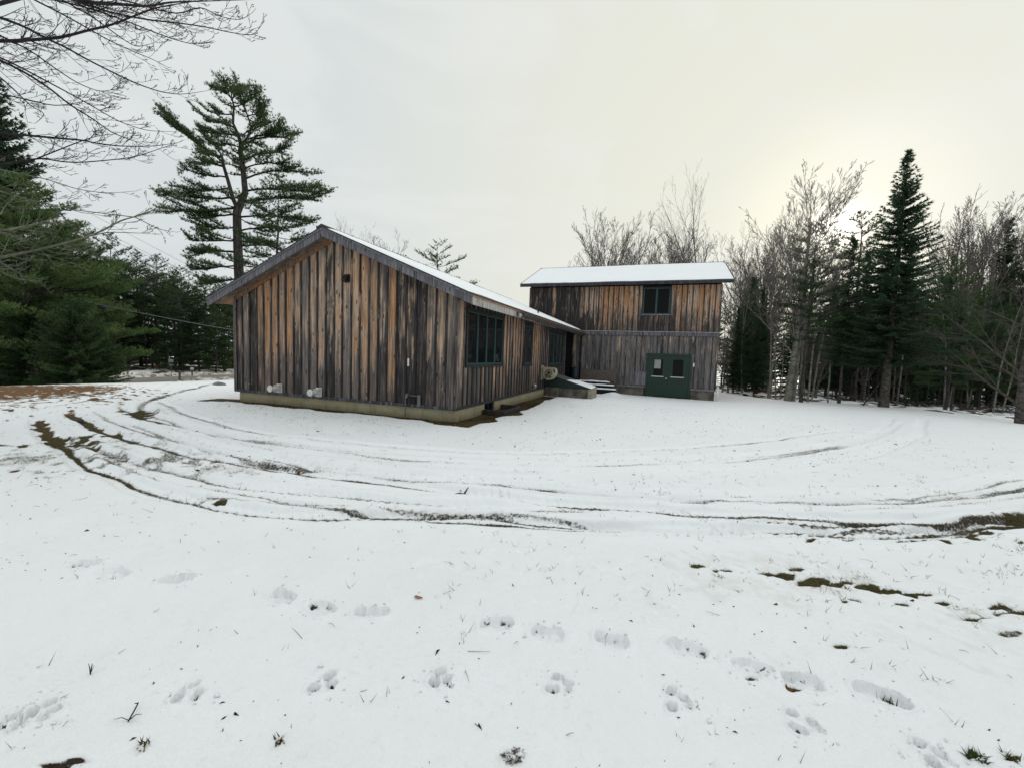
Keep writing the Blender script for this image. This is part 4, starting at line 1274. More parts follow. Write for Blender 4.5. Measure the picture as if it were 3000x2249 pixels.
link('snow_layer', np_mesh('snow_layer', np.c_[X.ravel(), Y.ravel(), Z.ravel()], q, M_RSNOW, True), bk, BO)

# hose reel on the side wall
m_beige = plain('beige_plastic', (.42, .385, .29), (.34, .31, .235), .5, .35)
m_hose = plain('dark_hose', (.035, .038, .035), rough=.5)
hr = empty('hose_reel', (.03, 7.5, .6), 'beige wall mounted hose reel with a spiral hose, above the green cellar hatch', 'hose reel')
HO = Vector((-.03, -7.5, -.6))
cx_, cz_ = .36, .62
pts = [(.11, .86), (.52, .84), (.605, .80), (.64, .66), (.60, .50), (.50, .39), (.34, .345), (.20, .37), (.11, .48)]
MB().prism(pts, 7.36, 7.66, 1).build('reel_housing', m_beige, hr, loc=HO)
MB().cbox((.026, 7.34, .34), (.045, 7.68, .92), .004).cbox((.045, 7.42, .50), (.11, 7.60, .80), .004).build('wall_bracket', m_beige, hr, loc=HO)
MB().prism([(.535, .80), (.585, .775), (.612, .66), (.55, .68)], 7.352, 7.359, 1).build('hose_outlet', M_BLACK, hr, loc=HO)
sp = []
for k in range(46):
    a = k / 45 * 2 * PI * 1.75 + .6
    r = .045 + .135 * k / 45
    sp.append((cx_ + r * math.cos(a), 7.345, cz_ + r * math.sin(a)))
sp += [(.30, 7.34, .30), (.30, 7.36, .05)]
sp = sp[:46] + [(.24, 7.335, .56), (.235, 7.34, .40), (.25, 7.36, .16)]
MB().tube(sp, .013, 8).build('hose', m_hose, hr, loc=HO)
MB().cyl((cx_, 7.362, cz_), (cx_, 7.335, cz_), .042, 14).build('hub', M_BLACK, hr, loc=HO)

# porch steps: three snow capped platforms
st = empty('porch_steps', (1.4, 12.6, -.5), 'low wooden porch steps with snow on each tread, beside the cellar hatch', 'steps')
SO = Vector((-1.4, -12.6, .5))
m_step = plain('dark_step_wood', (.035, .027, .023), (.07, .058, .05), .85, bmp=.4)
for k, (xr_, yf, zt_) in enumerate(((2.20, 12.74, .075), (2.43, 12.44, -.075), (2.56, 12.14, -.245))):
    MB().cbox((.03, yf, zt_ - .05), (xr_, D - .075 if k == 0 else yf + .36, zt_), .006).build('tread', m_step, st, loc=SO)
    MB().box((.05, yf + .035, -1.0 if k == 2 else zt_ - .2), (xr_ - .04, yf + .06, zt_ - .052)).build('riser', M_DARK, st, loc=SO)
    nx, ny = 70, 9
    U, Vv = np.meshgrid(np.linspace(0, 1, nx), np.linspace(0, 1, ny))
    X = (.55 if k == 0 else .05) + U * (xr_ - .03 - (.55 if k == 0 else .05)) - (.25 * Vv if k == 0 else 0) * U
    fe = .012 * (vn(X, X * 0 + k, .12, 130) - .3)
    ye = yf + (.52 if k == 0 else .30)
    Y = yf - .005 + fe + Vv * (ye - yf)
    e = np.minimum(np.minimum(U, 1 - U) * 20, np.minimum(Vv + .12, 1 - Vv) * 7)
    Z = zt_ + .002 + np.clip(e, 0, 1) ** .5 * (.030 + .03 * vn(X, Y, .25, 131 + k))
    idx = np.arange(nx * ny).reshape(ny, nx)
    q = np.stack([idx[:-1, :-1], idx[:-1, 1:], idx[1:, 1:], idx[1:, :-1]], -1).reshape(-1, 4)
    fr_ = np.stack([idx[0, :-1], idx[0, 1:]], -1)
    V = np.c_[X.ravel(), Y.ravel(), Z.ravel()]
    B = np.c_[X[0], Y[0], np.full(nx, zt_ - .004)]
    nq = np.stack([len(V) + np.arange(nx - 1), len(V) + np.arange(1, nx), idx[0, 1:], idx[0, :-1]], -1)
    link('snow_cap', np_mesh('snow_cap', np.r_[V, B], np.r_[q, nq], M_RSNOW, True), st, SO)
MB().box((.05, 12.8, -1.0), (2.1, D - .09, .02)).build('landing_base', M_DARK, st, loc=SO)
# sheet of particle board against the wall
m, n, b = mat('particle_board')
co = n.n('ShaderNodeTexCoord').outputs['Object']
vo = n.n('ShaderNodeTexVoronoi', {'Vector': n.vscale(co, (12, 12, 26)), 'Scale': 1.6}).outputs['Color']
put(n, b, Base=n.mix(n.n('ShaderNodeSeparateColor', {0: vo}).outputs[0], (.125, .098, .082), (.058, .045, .040)), Roughness=.9)
pbd = MB().prism([(D - .20, .082), (D - .185, .082), (D - .045, .655), (D - .06, .655)], .49, 2.33, 0)
tag(pbd.build('particle_board', m), 'brown particle board sheet leaning on the wall above the porch steps', 'board')
# barrel and rubbish sack in the entry
br = empty('barrel', (.28, 13.05, .08), 'dark blue plastic barrel standing in the shadowed corner of the entry', 'barrel')
mbl = plain('blue_plastic', (.012, .022, .034), (.016, .03, .042), .45)
MB().tube([(.28, 13.05, z) for z in (.08, .12, .28, .30, .32, .48, .50, .52, .68, .72)], [.17, .195, .20, .207, .20, .20, .207, .20, .195, .18], 24).build('drum', mbl, br, loc=(-.28, -13.05, -.08))
MB().tube([(.28, 13.05, .721), (.28, 13.05, .745)], [.185, .18], 24).build('lid', mbl, br, loc=(-.28, -13.05, -.08))
# window well of dark timbers
ww = empty('window_well', (.45, 2.1, -.35), 'dark timber window well on the thawed strip at the basement window', 'window well')
m_tim = plain('dark_timber', (.024, .022, .020), (.05, .046, .042), .9, bmp=.5)
for a, e in (((.03, 1.55, -.5), (.68, 1.66, -.20)), ((.03, 2.95, -.5), (.62, 3.05, -.20)), ((.57, 1.665, -.5), (.67, 2.94, -.21))):
    MB().cbox(a, e, .008).build('timber', m_tim, ww, loc=(-.45, -2.1, .35))
# plastic pipe at the far corner
pv = MB().tube([(7.22, D - .10, -.75), (7.215, D - .10, .10)], .055, 14).build('white_pipe', M_WHITE)
tag(pv, 'white plastic pipe standing upright at the right corner of the tall block', 'pipe')

# ---- roadside things
def stake(u, v, depth):
    p = at(u, v, depth)
    return np.array([p[0], p[1], gz(p[0], p[1])])


m_postw = plain('grey_post', (.15, .14, .12), (.09, .085, .075), .85)
p = stake(527, 1119, 37.0)
p2 = at(527, 1092, 37.0)
mbx = empty('post_mailbox', p, 'dark mailbox on a thick grey post on the near side of the road', 'mailbox')
h = p2[2] - p[2]
MB().cbox((-.07, -.07, -.3), (.07, .07, h), .01).build('post', m_postw, mbx)
MB().prism([(-.30, h), (.30, h), (.30, h + .07), (.22, h + .14), (-.22, h + .14), (-.30, h + .07)], -.22, .22, 1).build('box', plain('dark_mailbox', (.05, .05, .052), rough=.5), mbx)
p = stake(563, 1098, 44.5)
p2 = at(563, 1083, 44.5)
mbx = empty('white_mailbox', p, 'white mailbox on a short post across the road', 'mailbox')
h = p2[2] - p[2]
MB().cbox((-.06, -.06, -.3), (.06, .06, h), .01).build('post', m_postw, mbx)
vs = [(math.cos(a) * .16, h + .12 + math.sin(a) * .12) for a in np.linspace(0, PI, 9)] + [(-.16, h), (.16, h)]
rot = MB().prism(vs, -.27, .27, 1).build('box', M_WHITE, mbx)
rot.rotation_euler = (0, 0, 1.0)
MB().cbox((.17, -.1, h + .1), (.19, -.06, h + .32), .002).build('flag', plain('flag_red', (.35, .03, .02)), mbx)
p = stake(502, 1103, 42.5)
p2 = at(502, 1053, 42.5)
sg = empty('road_sign', p, 'small road sign on top of a thin grey post beyond the road', 'sign')
h = p2[2] - p[2]
MB().cbox((-.03, -.02, -.3), (.03, .02, h), .004).build('post', m_postw, sg)
MB().cbox((-.19, -.028, h - .26), (.19, -.021, h + .02), .003).build('sign_plate', plain('sign_back', (.34, .35, .36), rough=.4), sg).rotation_euler = (0, 0, .9)


def rock_mesh(name, r, seed, m, sub=3):
    import bmesh
    bm = bmesh.new()
    bmesh.ops.create_icosphere(bm, subdivisions=sub, radius=1.0)
    R = np.random.default_rng(seed)
    ax = R.normal(size=(6, 3))
    ph = R.uniform(0, 6, 6)
    for v in bm.verts:
        p = np.array(v.co)
        d = 1 + sum(.09 * math.sin(2.2 * p @ ax[i] + ph[i]) for i in range(6))
        v.co = Vector((p[0] * r[0] * d, p[1] * r[1] * d, p[2] * r[2] * d))
    me = bpy.data.meshes.new(name)
    bm.to_mesh(me)
    bm.free()
    me.materials.append(m)
    return me


m_rock = plain('blue_grey_rock', (.22, .245, .27), (.12, .135, .15), .9, bmp=.6, bscale=12)
c = gp(645, 1127)
tag(link('boulder', rock_mesh('boulder', (.26, .20, .15), 3, m_rock), loc=(c[0], c[1], c[2] - .03)), 'small blue grey rock in the snow by the left corner of the cabin', 'rock')
# ploughed dirty snow along the near side of the road
m, n, b = mat('dirty_snow')
co = n.n('ShaderNodeTexCoord').outputs['Object']
put(n, b, Base=n.mix(n.ramp(n.noise(co, 2.2, 6, .7), .40, .62), (.62, .60, .56), (.16, .12, .085)), Roughness=.9)
bump(n, b, n.noise(co, 7, 5, .7), .8, .08)
RB = np.random.default_rng(31)
for nm, lab, xs_, y0, y1, num, hh_ in (('snow_bank', 'ploughed dirty snow bank on the near side of the road', -35.2, 14, 34, 95, .30), ('snow_bank', 'ploughed snow bank on the far side of the road', -43.4, -20, 60, 160, .32)):
    V, Q = [], []
    yy = np.linspace(y0, y1, num * 3)
    prof = np.linspace(-1, 1, 9)
    for i_, y_ in enumerate(yy):
        hgt = hh_ * (.25 + 1.4 * vn(y_, 0, 1.3, 140)) * (.5 + vn(y_, 3, .5, 141)) * sstep(y0, y0 + 2, y_) * sstep(y1, y1 - 2, y_)
        xo = xs_ + .5 * (vn(y_, 8, 2.1, 142) - .5)
        for p_ in prof:
            V.append((xo + p_ * .75, y_, gz(xs_, y_) - .08 + float(hgt) * (1 - p_ * p_) * (.7 + .6 * float(vn(p_ * 2 + 3, y_, .4, 143)))))
    for i_ in range(len(yy) - 1):
        for k in range(8):
            Q.append((i_ * 9 + k, i_ * 9 + k + 1, (i_ + 1) * 9 + k + 1, (i_ + 1) * 9 + k))
    tag(link(nm, np_mesh(nm, np.array(V), np.array(Q), m, True)), lab, kind='stuff')
# ------------------------------------------------------------------ trees
def bark_mat(name, a, b_, sc=(9, 9, 2.2), rings=False, bmp=.8):
    m, n, b = mat(name)
    co = n.n('ShaderNodeTexCoord').outputs['Object']
    f = n.ramp(n.noise(n.vscale(co, sc), 1.0, 5, .65, .4), .36, .64)
    c = n.mix(f, a, b_)
    if rings:   # pale bark broken by dark horizontal scars
        r = n.ramp(n.noise(n.vscale(co, (5, 5, 16)), 1.0, 3, .6, .3), .56, .64)
        c = n.mix(n.math('MULTIPLY', r, .8), c, (.030, .028, .026))
    put(n, b, Base=c, Roughness=.95, Spec=.15)
    if bmp:
        bump(n, b, f, bmp, .02)
    return m


M_PBARK = bark_mat('pine_bark', (.085, .075, .072), (.030, .026, .026))
M_SBARK = bark_mat('spruce_bark', (.115, .105, .092), (.040, .035, .032), (7, 7, 9))
M_ABARK = bark_mat('aspen_bark', (.225, .220, .190), (.120, .115, .100), (5, 5, 3), True)
M_BBARK = bark_mat('birch_bark', (.27, .265, .24), (.13, .125, .11), (6, 6, 4), True)
M_TWIG = bark_mat('grey_twig', (.185, .165, .148), (.11, .098, .088), bmp=0)
M_TWIGD = bark_mat('dark_twig', (.040, .033, .036), (.020, .017, .019), bmp=0)
M_TWIGG = bark_mat('lichened_twig', (.165, .175, .125), (.085, .090, .065), bmp=0)
M_TWIGR = bark_mat('reddish_twig', (.085, .052, .045), (.050, .034, .030), bmp=0)


def leaf_mat(name, dark, light, tip=None):
    m, n, b = mat(name)
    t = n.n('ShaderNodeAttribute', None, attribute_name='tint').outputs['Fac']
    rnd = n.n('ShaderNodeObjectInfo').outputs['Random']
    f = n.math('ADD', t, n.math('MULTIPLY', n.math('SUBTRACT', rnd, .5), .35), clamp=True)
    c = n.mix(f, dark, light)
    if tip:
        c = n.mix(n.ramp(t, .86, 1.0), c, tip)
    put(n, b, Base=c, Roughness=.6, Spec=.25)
    tr = n.n('ShaderNodeBsdfTranslucent', {'Color': n.vscale(c, (1.25, 1.2, 1.0))})
    mx = n.n('ShaderNodeMixShader', {0: .52, 1: b.outputs[0], 2: tr.outputs[0]})
    out = [x for x in n.t.nodes if x.type == 'OUTPUT_MATERIAL'][0]
    n.t.links.new(mx.outputs[0], out.inputs['Surface'])
    return m


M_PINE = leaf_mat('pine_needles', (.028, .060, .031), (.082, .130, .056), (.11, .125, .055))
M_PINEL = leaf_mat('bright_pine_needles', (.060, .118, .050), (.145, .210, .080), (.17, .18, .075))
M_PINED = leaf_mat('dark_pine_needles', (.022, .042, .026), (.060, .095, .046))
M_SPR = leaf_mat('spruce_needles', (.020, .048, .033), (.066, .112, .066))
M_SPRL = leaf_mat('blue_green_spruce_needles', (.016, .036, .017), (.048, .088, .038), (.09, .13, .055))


def unit(a):
    return a / (np.linalg.norm(a, axis=-1, keepdims=True) + 1e-9)


def tubes(lines, ns):
    """lines: list of (pts (k,3), radii (k,)); returns V, quads"""
    V, Q, o = [], [], 0
    ang = np.arange(ns) * 2 * PI / ns
    for pts, rad in lines:
        k = len(pts)
        t = np.empty_like(pts)
        t[1:-1] = pts[2:] - pts[:-2]
        t[0], t[-1] = pts[1] - pts[0], pts[-1] - pts[-2]
        t = unit(t)
        mean = unit((pts[-1] - pts[0])[None])[0]
        ref = np.array([0, 0, 1.0]) if abs(mean[2]) < .75 else np.array([1.0, 0, 0])
        a = unit(np.cross(t, ref))
        b = np.cross(a, t)
        ring = pts[:, None, :] + (a[:, None, :] * np.cos(ang)[None, :, None] + b[:, None, :] * np.sin(ang)[None, :, None]) * rad[:, None, None]
        V.append(ring.reshape(-1, 3))
        i = np.arange(k - 1)[:, None] * ns + np.arange(ns)[None]
        j = np.arange(k - 1)[:, None] * ns + (np.arange(ns)[None] + 1) % ns
        Q.append(np.stack([i, j, j + ns, i + ns], -1).reshape(-1, 4) + o)
        o += k * ns
    return np.concatenate(V), np.concatenate(Q)


def needles(P, Dn, L, w, k, spread, rng, tint, up=0.0):
    """k thin triangles per point, fanned round Dn"""
    n = len(P)
    P = np.repeat(P, k, 0)
    d = unit(np.repeat(Dn, k, 0) + rng.normal(0, spread, (n * k, 3)) + np.array([0, 0, up]))
    L = np.repeat(np.broadcast_to(L, n), k) * rng.uniform(.65, 1.2, n * k)
    s = unit(np.cross(d, rng.normal(size=(n * k, 3)))) * (w * .5)
    V = np.empty((n * k, 3, 3))
    V[:, 0], V[:, 1], V[:, 2] = P - s, P + s, P + d * L[:, None]
    T = np.clip(np.repeat(tint, k) + rng.normal(0, .10, n * k), 0, 1)
    return V.reshape(-1, 3), np.arange(n * k * 3).reshape(-1, 3), np.repeat(T, 3)


def bez(p0, p1, sag, k, rng=None, wob=0.0):
    t = np.linspace(0, 1, k)[:, None]
    p = p0 * (1 - t) + p1 * t
    p = p + np.array([0, 0, 1.0]) * sag * (4 * t * (1 - t))
    if rng is not None and wob:
        w = np.cumsum(rng.normal(0, wob, (k, 3)), 0) * np.minimum(t * 3, 1)
        p = p + w - w[-1] * t
    return p


def pine_spray(path, rng, width, step=.20, f0=.30, L=.19, w=.040, k=8, lift=.25):
    """plumes of needle tufts along the outer part of a branch; returns points, directions, tint and twig lines"""
    Ps, Ds, Ts, TW = [], [], [], []
    seg = np.linalg.norm(np.diff(path, axis=0), axis=1)
    tot = seg.sum()
    cum = np.r_[0, np.cumsum(seg)]
    n = max(int(tot * (1 - f0) / step), 2)
    for t in np.linspace(f0, 1, n):
        s = t * tot
        i = min(np.searchsorted(cum, s, side='right') - 1, len(seg) - 1)
        p = path[i] + (path[i + 1] - path[i]) * ((s - cum[i]) / max(seg[i], 1e-6))
        d = unit((path[i + 1] - path[i])[None])[0]
        side = unit(np.cross(d, [0, 0, 1.0])[None])[0]
        tint0 = .30 + .40 * rng.random()
        env = width * (.45 + .55 * math.sin(PI * min(max((t - f0) / (1 - f0), 0), 1) ** .8)) * rng.uniform(.7, 1.25)
        for sg in (-1, 1):
            if rng.random() < .12:
                continue
            a = rng.uniform(.55, 1.15)
            td = unit((d * math.cos(a) + side * sg * math.sin(a) + np.array([0, 0, rng.uniform(-.05, .35) + lift * .4]))[None])[0]
            q = p + rng.normal(0, .03, 3)
            e = q + td * env
            m = max(int(env / .095), 2)
            for u in np.linspace(.1, 1, m):
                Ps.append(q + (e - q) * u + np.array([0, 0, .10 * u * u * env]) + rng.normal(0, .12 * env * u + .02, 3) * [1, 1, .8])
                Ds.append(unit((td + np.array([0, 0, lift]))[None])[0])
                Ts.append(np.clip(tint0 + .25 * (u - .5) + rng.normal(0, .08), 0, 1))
            TW.append((np.array([q, q + (e - q) * .55 + [0, 0, .03 * env], e + [0, 0, .10 * env]]), np.array([.010, .007, .004])))
        Ps.append(p + [0, 0, .03])
        Ds.append(unit((d + np.array([0, 0, lift]))[None])[0])
        Ts.append(tint0)
    return Ps, Ds, Ts, TW


def cat(parts):
    V, Fc, T, o = [], [], [], 0
    for v, f, t in parts:
        V.append(v); Fc.append(f + o); T.append(t)
        o += len(v)
    return np.concatenate(V), np.concatenate(Fc), np.concatenate(T)


def pine(seed, H, R, clear=.3, r0=.24, nb=60, mats=None, dens=1.0, flat=.0, two=False, k=7, w=.045, L=.20, irr=.35):
    """white pine: tiers of long level boughs carrying brush-like plumes. Returns meshes (trunk, limbs, crown)"""
    rng = np.random.default_rng(seed)
    mats = mats or (M_PBARK, M_TWIGD, M_PINE)
    zz_ = np.linspace(-.4, H, 16)
    wob = np.cumsum(rng.normal(0, H * .004, (16, 2)), 0)
    tr = np.c_[wob - wob[0], zz_]
    rad = np.maximum(r0 * (1 - np.clip(zz_ / H, 0, 1)) ** .8, .012)
    rad[0] *= 1.3
    lines = [(tr, rad)]
    limbs, Ps, Ds, Ts, TW = [], [], [], [], []
    for i in range(nb):
        f = clear + (1 - clear) * ((i + rng.random()) / nb) ** .9
        z = f * H
        g_ = (f - clear) / (1 - clear)
        prof = (math.sin(PI * min(.20 + g_ * .82, 1)) ** .75) * (1 - .25 * g_) + .06
        Lb = R * prof * rng.uniform(1 - irr, 1 + irr * .5)
        az = i * 2.399 + rng.normal(0, .4)
        el = -.10 + .75 * g_ ** 1.3 + rng.normal(0, .09)
        p0 = np.array([np.interp(z, zz_, tr[:, 0]), np.interp(z, zz_, tr[:, 1]), z])
        p1 = p0 + np.array([math.cos(az) * math.cos(el), math.sin(az) * math.cos(el), math.sin(el)]) * Lb
        path = bez(p0, p1, -Lb * .07 * (1 - g_), 7, rng, Lb * .012)
        limbs.append((path, np.linspace(max(.012, r0 * .20 * (Lb / R) ** .7), .006, 7)))
        a, b_, c, d = pine_spray(path, rng, .34 + .17 * Lb, .20 / dens, .22 + .15 * rng.random(), L, w, k)
        Ps += a; Ds += b_; Ts += c; TW += d
    for i in range(int(8 * H / 10)):     # dead stubs below the crown
        z = rng.uniform(min(.12, clear), clear + .05) * H
        az = rng.random() * 6.28
        Lb = rng.uniform(.3, 1.4)
        p0 = np.array([np.interp(z, zz_, tr[:, 0]), np.interp(z, zz_, tr[:, 1]), z])
        p1 = p0 + np.array([math.cos(az), math.sin(az), rng.uniform(-.35, .15)]) * Lb
        limbs.append((bez(p0, p1, .05, 5, rng, .02), np.linspace(.018, .005, 5)))
    v, q = tubes(lines, 10)
    m1 = np_mesh('pine_trunk', v, q, mats[0], True)
    v, q = tubes(limbs + TW[::2], 3)
    m2 = np_mesh('pine_limbs', v, q, mats[1], True)
    v, q, t = needles(np.array(Ps), np.array(Ds), L, w, k, .55, rng, np.array(Ts))
    m3 = np_mesh('pine_crown', v, q, mats[2], False, {'tint': t})
    return m1, m2, m3


def spruce(seed, H, R, clear=.05, r0=.18, dz=.30, per=8, mats=None, w=.055, L=.19, step=.16, droop=.22, powr=.85, dead=12, ragged=.25):
    rng = np.random.default_rng(seed)
    mats = mats or (M_SBARK, M_TWIGD, M_SPR)
    z = np.linspace(-.4, H, 14)
    tr = np.c_[np.cumsum(rng.normal(0, .012, (14, 2)), 0) * 0 + rng.normal(0, .01, (14, 2)), z]
    rad = np.maximum(r0 * (1 - np.clip(z / H, 0, 1)) ** .9, .008)
    rad[0] *= 1.35
    limbs, P, Dd, T = [], [], [], []
    zc = clear * H
    while zc < H - .05:
        g_ = (zc - clear * H) / (H * (1 - clear))
        Rz = R * (1 - g_) ** powr * (min(1, .55 + g_ * 4)) + .08
        for b_ in range(per if g_ < .85 else 5):
            if rng.random() < .10:
                continue
            az = rng.random() * 2 * PI
            Lb = Rz * rng.uniform(1 - ragged * 1.6, 1 + ragged * .55)
            el = -droop * (1 - g_) * rng.uniform(.4, 1.5) + .85 * g_ ** 2.2
            zj = zc + rng.uniform(-.5, .5) * dz
            p0 = np.array([0, 0, zj])
            dr = np.array([math.cos(az) * math.cos(el), math.sin(az) * math.cos(el), math.sin(el)])
            path = bez(p0, p0 + dr * Lb + np.array([0, 0, .10 * Lb]), -Lb * .08, 5, rng, Lb * .01)
            limbs.append((path, np.linspace(.006 + .012 * Lb / max(R, .1), .004, 5)))
            n = max(int(Lb / step), 2)
            t0 = rng.random()
            for t in np.linspace(.12, 1, n):
                fi = t * 4
                i0 = min(int(fi), 3)
                p = path[i0] + (path[i0 + 1] - path[i0]) * (fi - i0)
                d = unit((path[i0 + 1] - path[i0])[None])[0]
                s = np.array([-d[1], d[0], 0.0])
                hw = (.10 + .34 * (1 - t) * min(Lb, 1.6)) * rng.uniform(.6, 1.1)
                for sg in (-1, 1):
                    m_ = max(1, int(hw / .15))
                    for u in range(m_):
                        uu = (u + .3 * rng.random()) / m_
                        P.append(p + (s * sg * .75 + d * .65) * hw * uu + np.array([0, 0, -.14 * hw * uu + rng.normal(0, .02)]))
                        Dd.append(s * sg * .75 + d * .75 + np.array([0, 0, -.10]))
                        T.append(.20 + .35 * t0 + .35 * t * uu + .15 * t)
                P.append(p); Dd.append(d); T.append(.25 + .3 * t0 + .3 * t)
        zc += dz * (1.15 - .45 * g_)
    P.append(np.array([0, 0, H - .15])); Dd.append(np.array([0, 0, 1.0])); T.append(.6)
    for i in range(dead):
        zz_ = rng.uniform(.05, max(clear, .08) + .04) * H
        az = rng.random() * 6.28
        Lb = rng.uniform(.4, min(1.9, R))
        p0 = np.array([0, 0, zz_])
        p1 = p0 + np.array([math.cos(az), math.sin(az), rng.uniform(-.3, .25)]) * Lb
        main = bez(p0, p1, .06, 6, rng, .03)
        limbs.append((main, np.linspace(.014, .004, 6)))
        for _ in range(4):
            j = rng.integers(2, 6)
            e = main[j] + unit((p1 - p0 + rng.normal(0, .9 * Lb, 3) * .6)[None])[0] * rng.uniform(.2, .5)
            limbs.append((np.array([main[j], (main[j] + e) / 2 + rng.normal(0, .02, 3), e]), np.array([.007, .005, .003])))
    v, q = tubes([(tr, rad)], 9)
    m1 = np_mesh('spruce_trunk', v, q, mats[0], True)
    v, q = tubes(limbs, 3)
    m2 = np_mesh('spruce_limbs', v, q, mats[1], True)
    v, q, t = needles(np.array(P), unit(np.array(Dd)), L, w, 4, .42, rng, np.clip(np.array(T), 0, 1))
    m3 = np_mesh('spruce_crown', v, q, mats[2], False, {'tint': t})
    return m1, m2, m3


def grow(rng, p, d, L, r, lev, out, P):
    """recursive bare branch; P: per level (segments, children, ratio, angle, wander, up)"""
    seg, nch, ratio, ang, wan, up = P[lev]
    pts, d = [np.array(p)], np.array(d, float)
    for i in range(seg):
        d = unit((d + rng.normal(0, wan, 3) + np.array([0, 0, up]))[None])[0]
        pts.append(pts[-1] + d * L / seg)
    pts = np.array(pts)
    r1 = r * .28 if lev < len(P) - 1 else max(r * .4, .0025)
    out.append((lev, pts, np.linspace(r, r1, seg + 1)))
    if lev >= len(P) - 1:
        return
    for c in range(nch):
        t = rng.uniform(.22 if lev else P[0][6] if len(P[0]) > 6 else .3, .98)
        i = min(int(t * seg), seg - 1)
        q = pts[i] + (pts[i + 1] - pts[i]) * (t * seg - i)
        dd = unit((pts[i + 1] - pts[i])[None])[0]
        a = ang * rng.uniform(.65, 1.3)
        perp = unit(np.cross(dd, rng.normal(size=3))[None])[0]
        nd = dd * math.cos(a) + perp * math.sin(a)
        if nd[2] < -.1 and lev < 2:
            nd[2] *= -.4
        rr = (r + (r1 - r) * t)
        grow(rng, q, nd, L * ratio * rng.uniform(.6, 1.15) * (1.1 - .55 * t if lev == 0 else 1.05 - .4 * t), max(rr * .52, .0028), lev + 1, out, P)


def lines_mesh(name, out, m, ns=(10, 6, 4, 3, 3, 3)):
    Vs, Qs, o = [], [], 0
    for lev in sorted({l for l, _, _ in out}):
        v, q = tubes([(p, r) for l, p, r in out if l == lev], ns[min(lev, len(ns) - 1)])
        Vs.append(v); Qs.append(q + o)
        o += len(v)
    return np_mesh(name, np.concatenate(Vs), np.concatenate(Qs), m, True)


def bare(seed, H, r0, P, bark=None, twig=None, lean=(0, 0)):
    rng = np.random.default_rng(seed)
    out = []
    PP = [tuple(x) for x in P]

    def g0(p, d, L, r):
        P0 = [(x[:6]) for x in PP]
        P0[0] = PP[0]
        _g(p, d, L, r, P0)

    def _g(p, d, L, r, P0):
        grow2(rng, p, d, L, r, 0, out, P0)
    grow2(rng, np.array([0, 0, -.3]), np.array([lean[0], lean[1], 1.0]), H, r0, 0, out, PP)
    tr = [x for x in out if x[0] == 0]
    br = [x for x in out if x[0] > 0]
    return lines_mesh('bare_trunk', tr, bark or M_ABARK), lines_mesh('bare_branches', br, twig or M_TWIG)


RMIN = .0028
RR = .55


def grow2(rng, p, d, L, r, lev, out, P):
    row = P[lev]
    seg, nch, ratio, ang, wan, up = row[:6]
    t0 = row[6] if len(row) > 6 else .2
    pts, d = [np.array(p)], unit(np.array(d, float)[None])[0]
    for i in range(seg):
        d = unit((d + rng.normal(0, wan, 3) + np.array([0, 0, up]))[None])[0]
        pts.append(pts[-1] + d * L / seg)
    pts = np.array(pts)
    last = lev >= len(P) - 1
    r1 = max(r * (.16 if not last else .45), RMIN)
    out.append((lev, pts, np.linspace(r, r1, seg + 1)))
    if last:
        return
    for c in range(nch):
        t = t0 + (1 - t0) * (c + rng.random()) / nch
        t = min(t, .985)
        i = min(int(t * seg), seg - 1)
        q = pts[i] + (pts[i + 1] - pts[i]) * (t * seg - i)
        dd = unit((pts[i + 1] - pts[i])[None])[0]
        a = ang * rng.uniform(.65, 1.3)
        perp = unit(np.cross(dd, rng.normal(size=3))[None])[0]
        nd = dd * math.cos(a) + perp * math.sin(a)
        if nd[2] < -.05 and lev < 3:
            nd[2] *= -.5
        rr = r + (r1 - r) * t
        grow2(rng, q, nd, L * ratio * rng.uniform(.6, 1.15) * (1.12 - .62 * (t - t0) / (1 - t0)), max(rr * (RR if lev == 0 else .55), RMIN * 1.1), lev + 1, out, P)


def top_of(meshes):
    return max(max(v.co.z for v in me.vertices) for me in meshes)


def tree(name, meshes, loc, label, group=None, rz=0.0, sc=1.0, lean=(0, 0), cat_='tree'):
    t = empty(name, loc, label, cat_, group)
    t.rotation_euler = (lean[0], lean[1], rz)
    t.scale = (sc, sc, sc) if not isinstance(sc, tuple) else sc
    for nm, me in zip(('trunk', 'limbs', 'crown') if len(meshes) == 3 else ('trunk', 'branches'), meshes):
        o = link(nm, me, t)
        if nm != 'trunk':
            o['kind'] = 'stuff'
    return t


def spot(u, v_top, depth):
    """ground point under a top seen at (u, v_top) at a depth, and the height of that top"""
    p = at(u, v_top, depth)
    z = gz(p[0], p[1])
    return np.array([p[0], p[1], z - .05]), p[2] - z


# ---- templates
PB_ = pine(41, 15, 3.9, .20, .20, 66)
PC_ = pine(42, 15, 3.0, .42, .18, 48)
PE_ = pine(46, 15, 4.2, .05, .20, 84, (M_PBARK, M_TWIGD, M_PINE), .9, k=6, w=.06, L=.24)
PL_ = pine(43, 14, 5.0, .10, .30, 100, (M_PBARK, M_TWIGD, M_PINEL), 1.1, k=7, irr=.30, w=.05, L=.22)
PD_ = pine(44, 15, 2.8, .48, .16, 40, (M_PBARK, M_TWIGD, M_PINED), .8, k=6, w=.06, L=.24)
SA_ = spruce(51, 15, 2.85, .19, .22, .25, 10, dead=34, w=.055, step=.13, droop=.20, powr=.98, ragged=.32)
SB_ = spruce(52, 12, 2.0, .10, .13, .28, 8, dead=26, w=.065, L=.22)
SC_ = spruce(53, 12, 1.8, .26, .11, .32, 7, dead=34, w=.065, L=.22)
SE_ = spruce(57, 13, 3.0, .06, .14, .34, 9, dead=20, w=.08, L=.28, step=.2)
SL_ = spruce(54, 16, 4.2, .03, .28, .32, 10, step=.18, L=.26, w=.085, powr=.80)
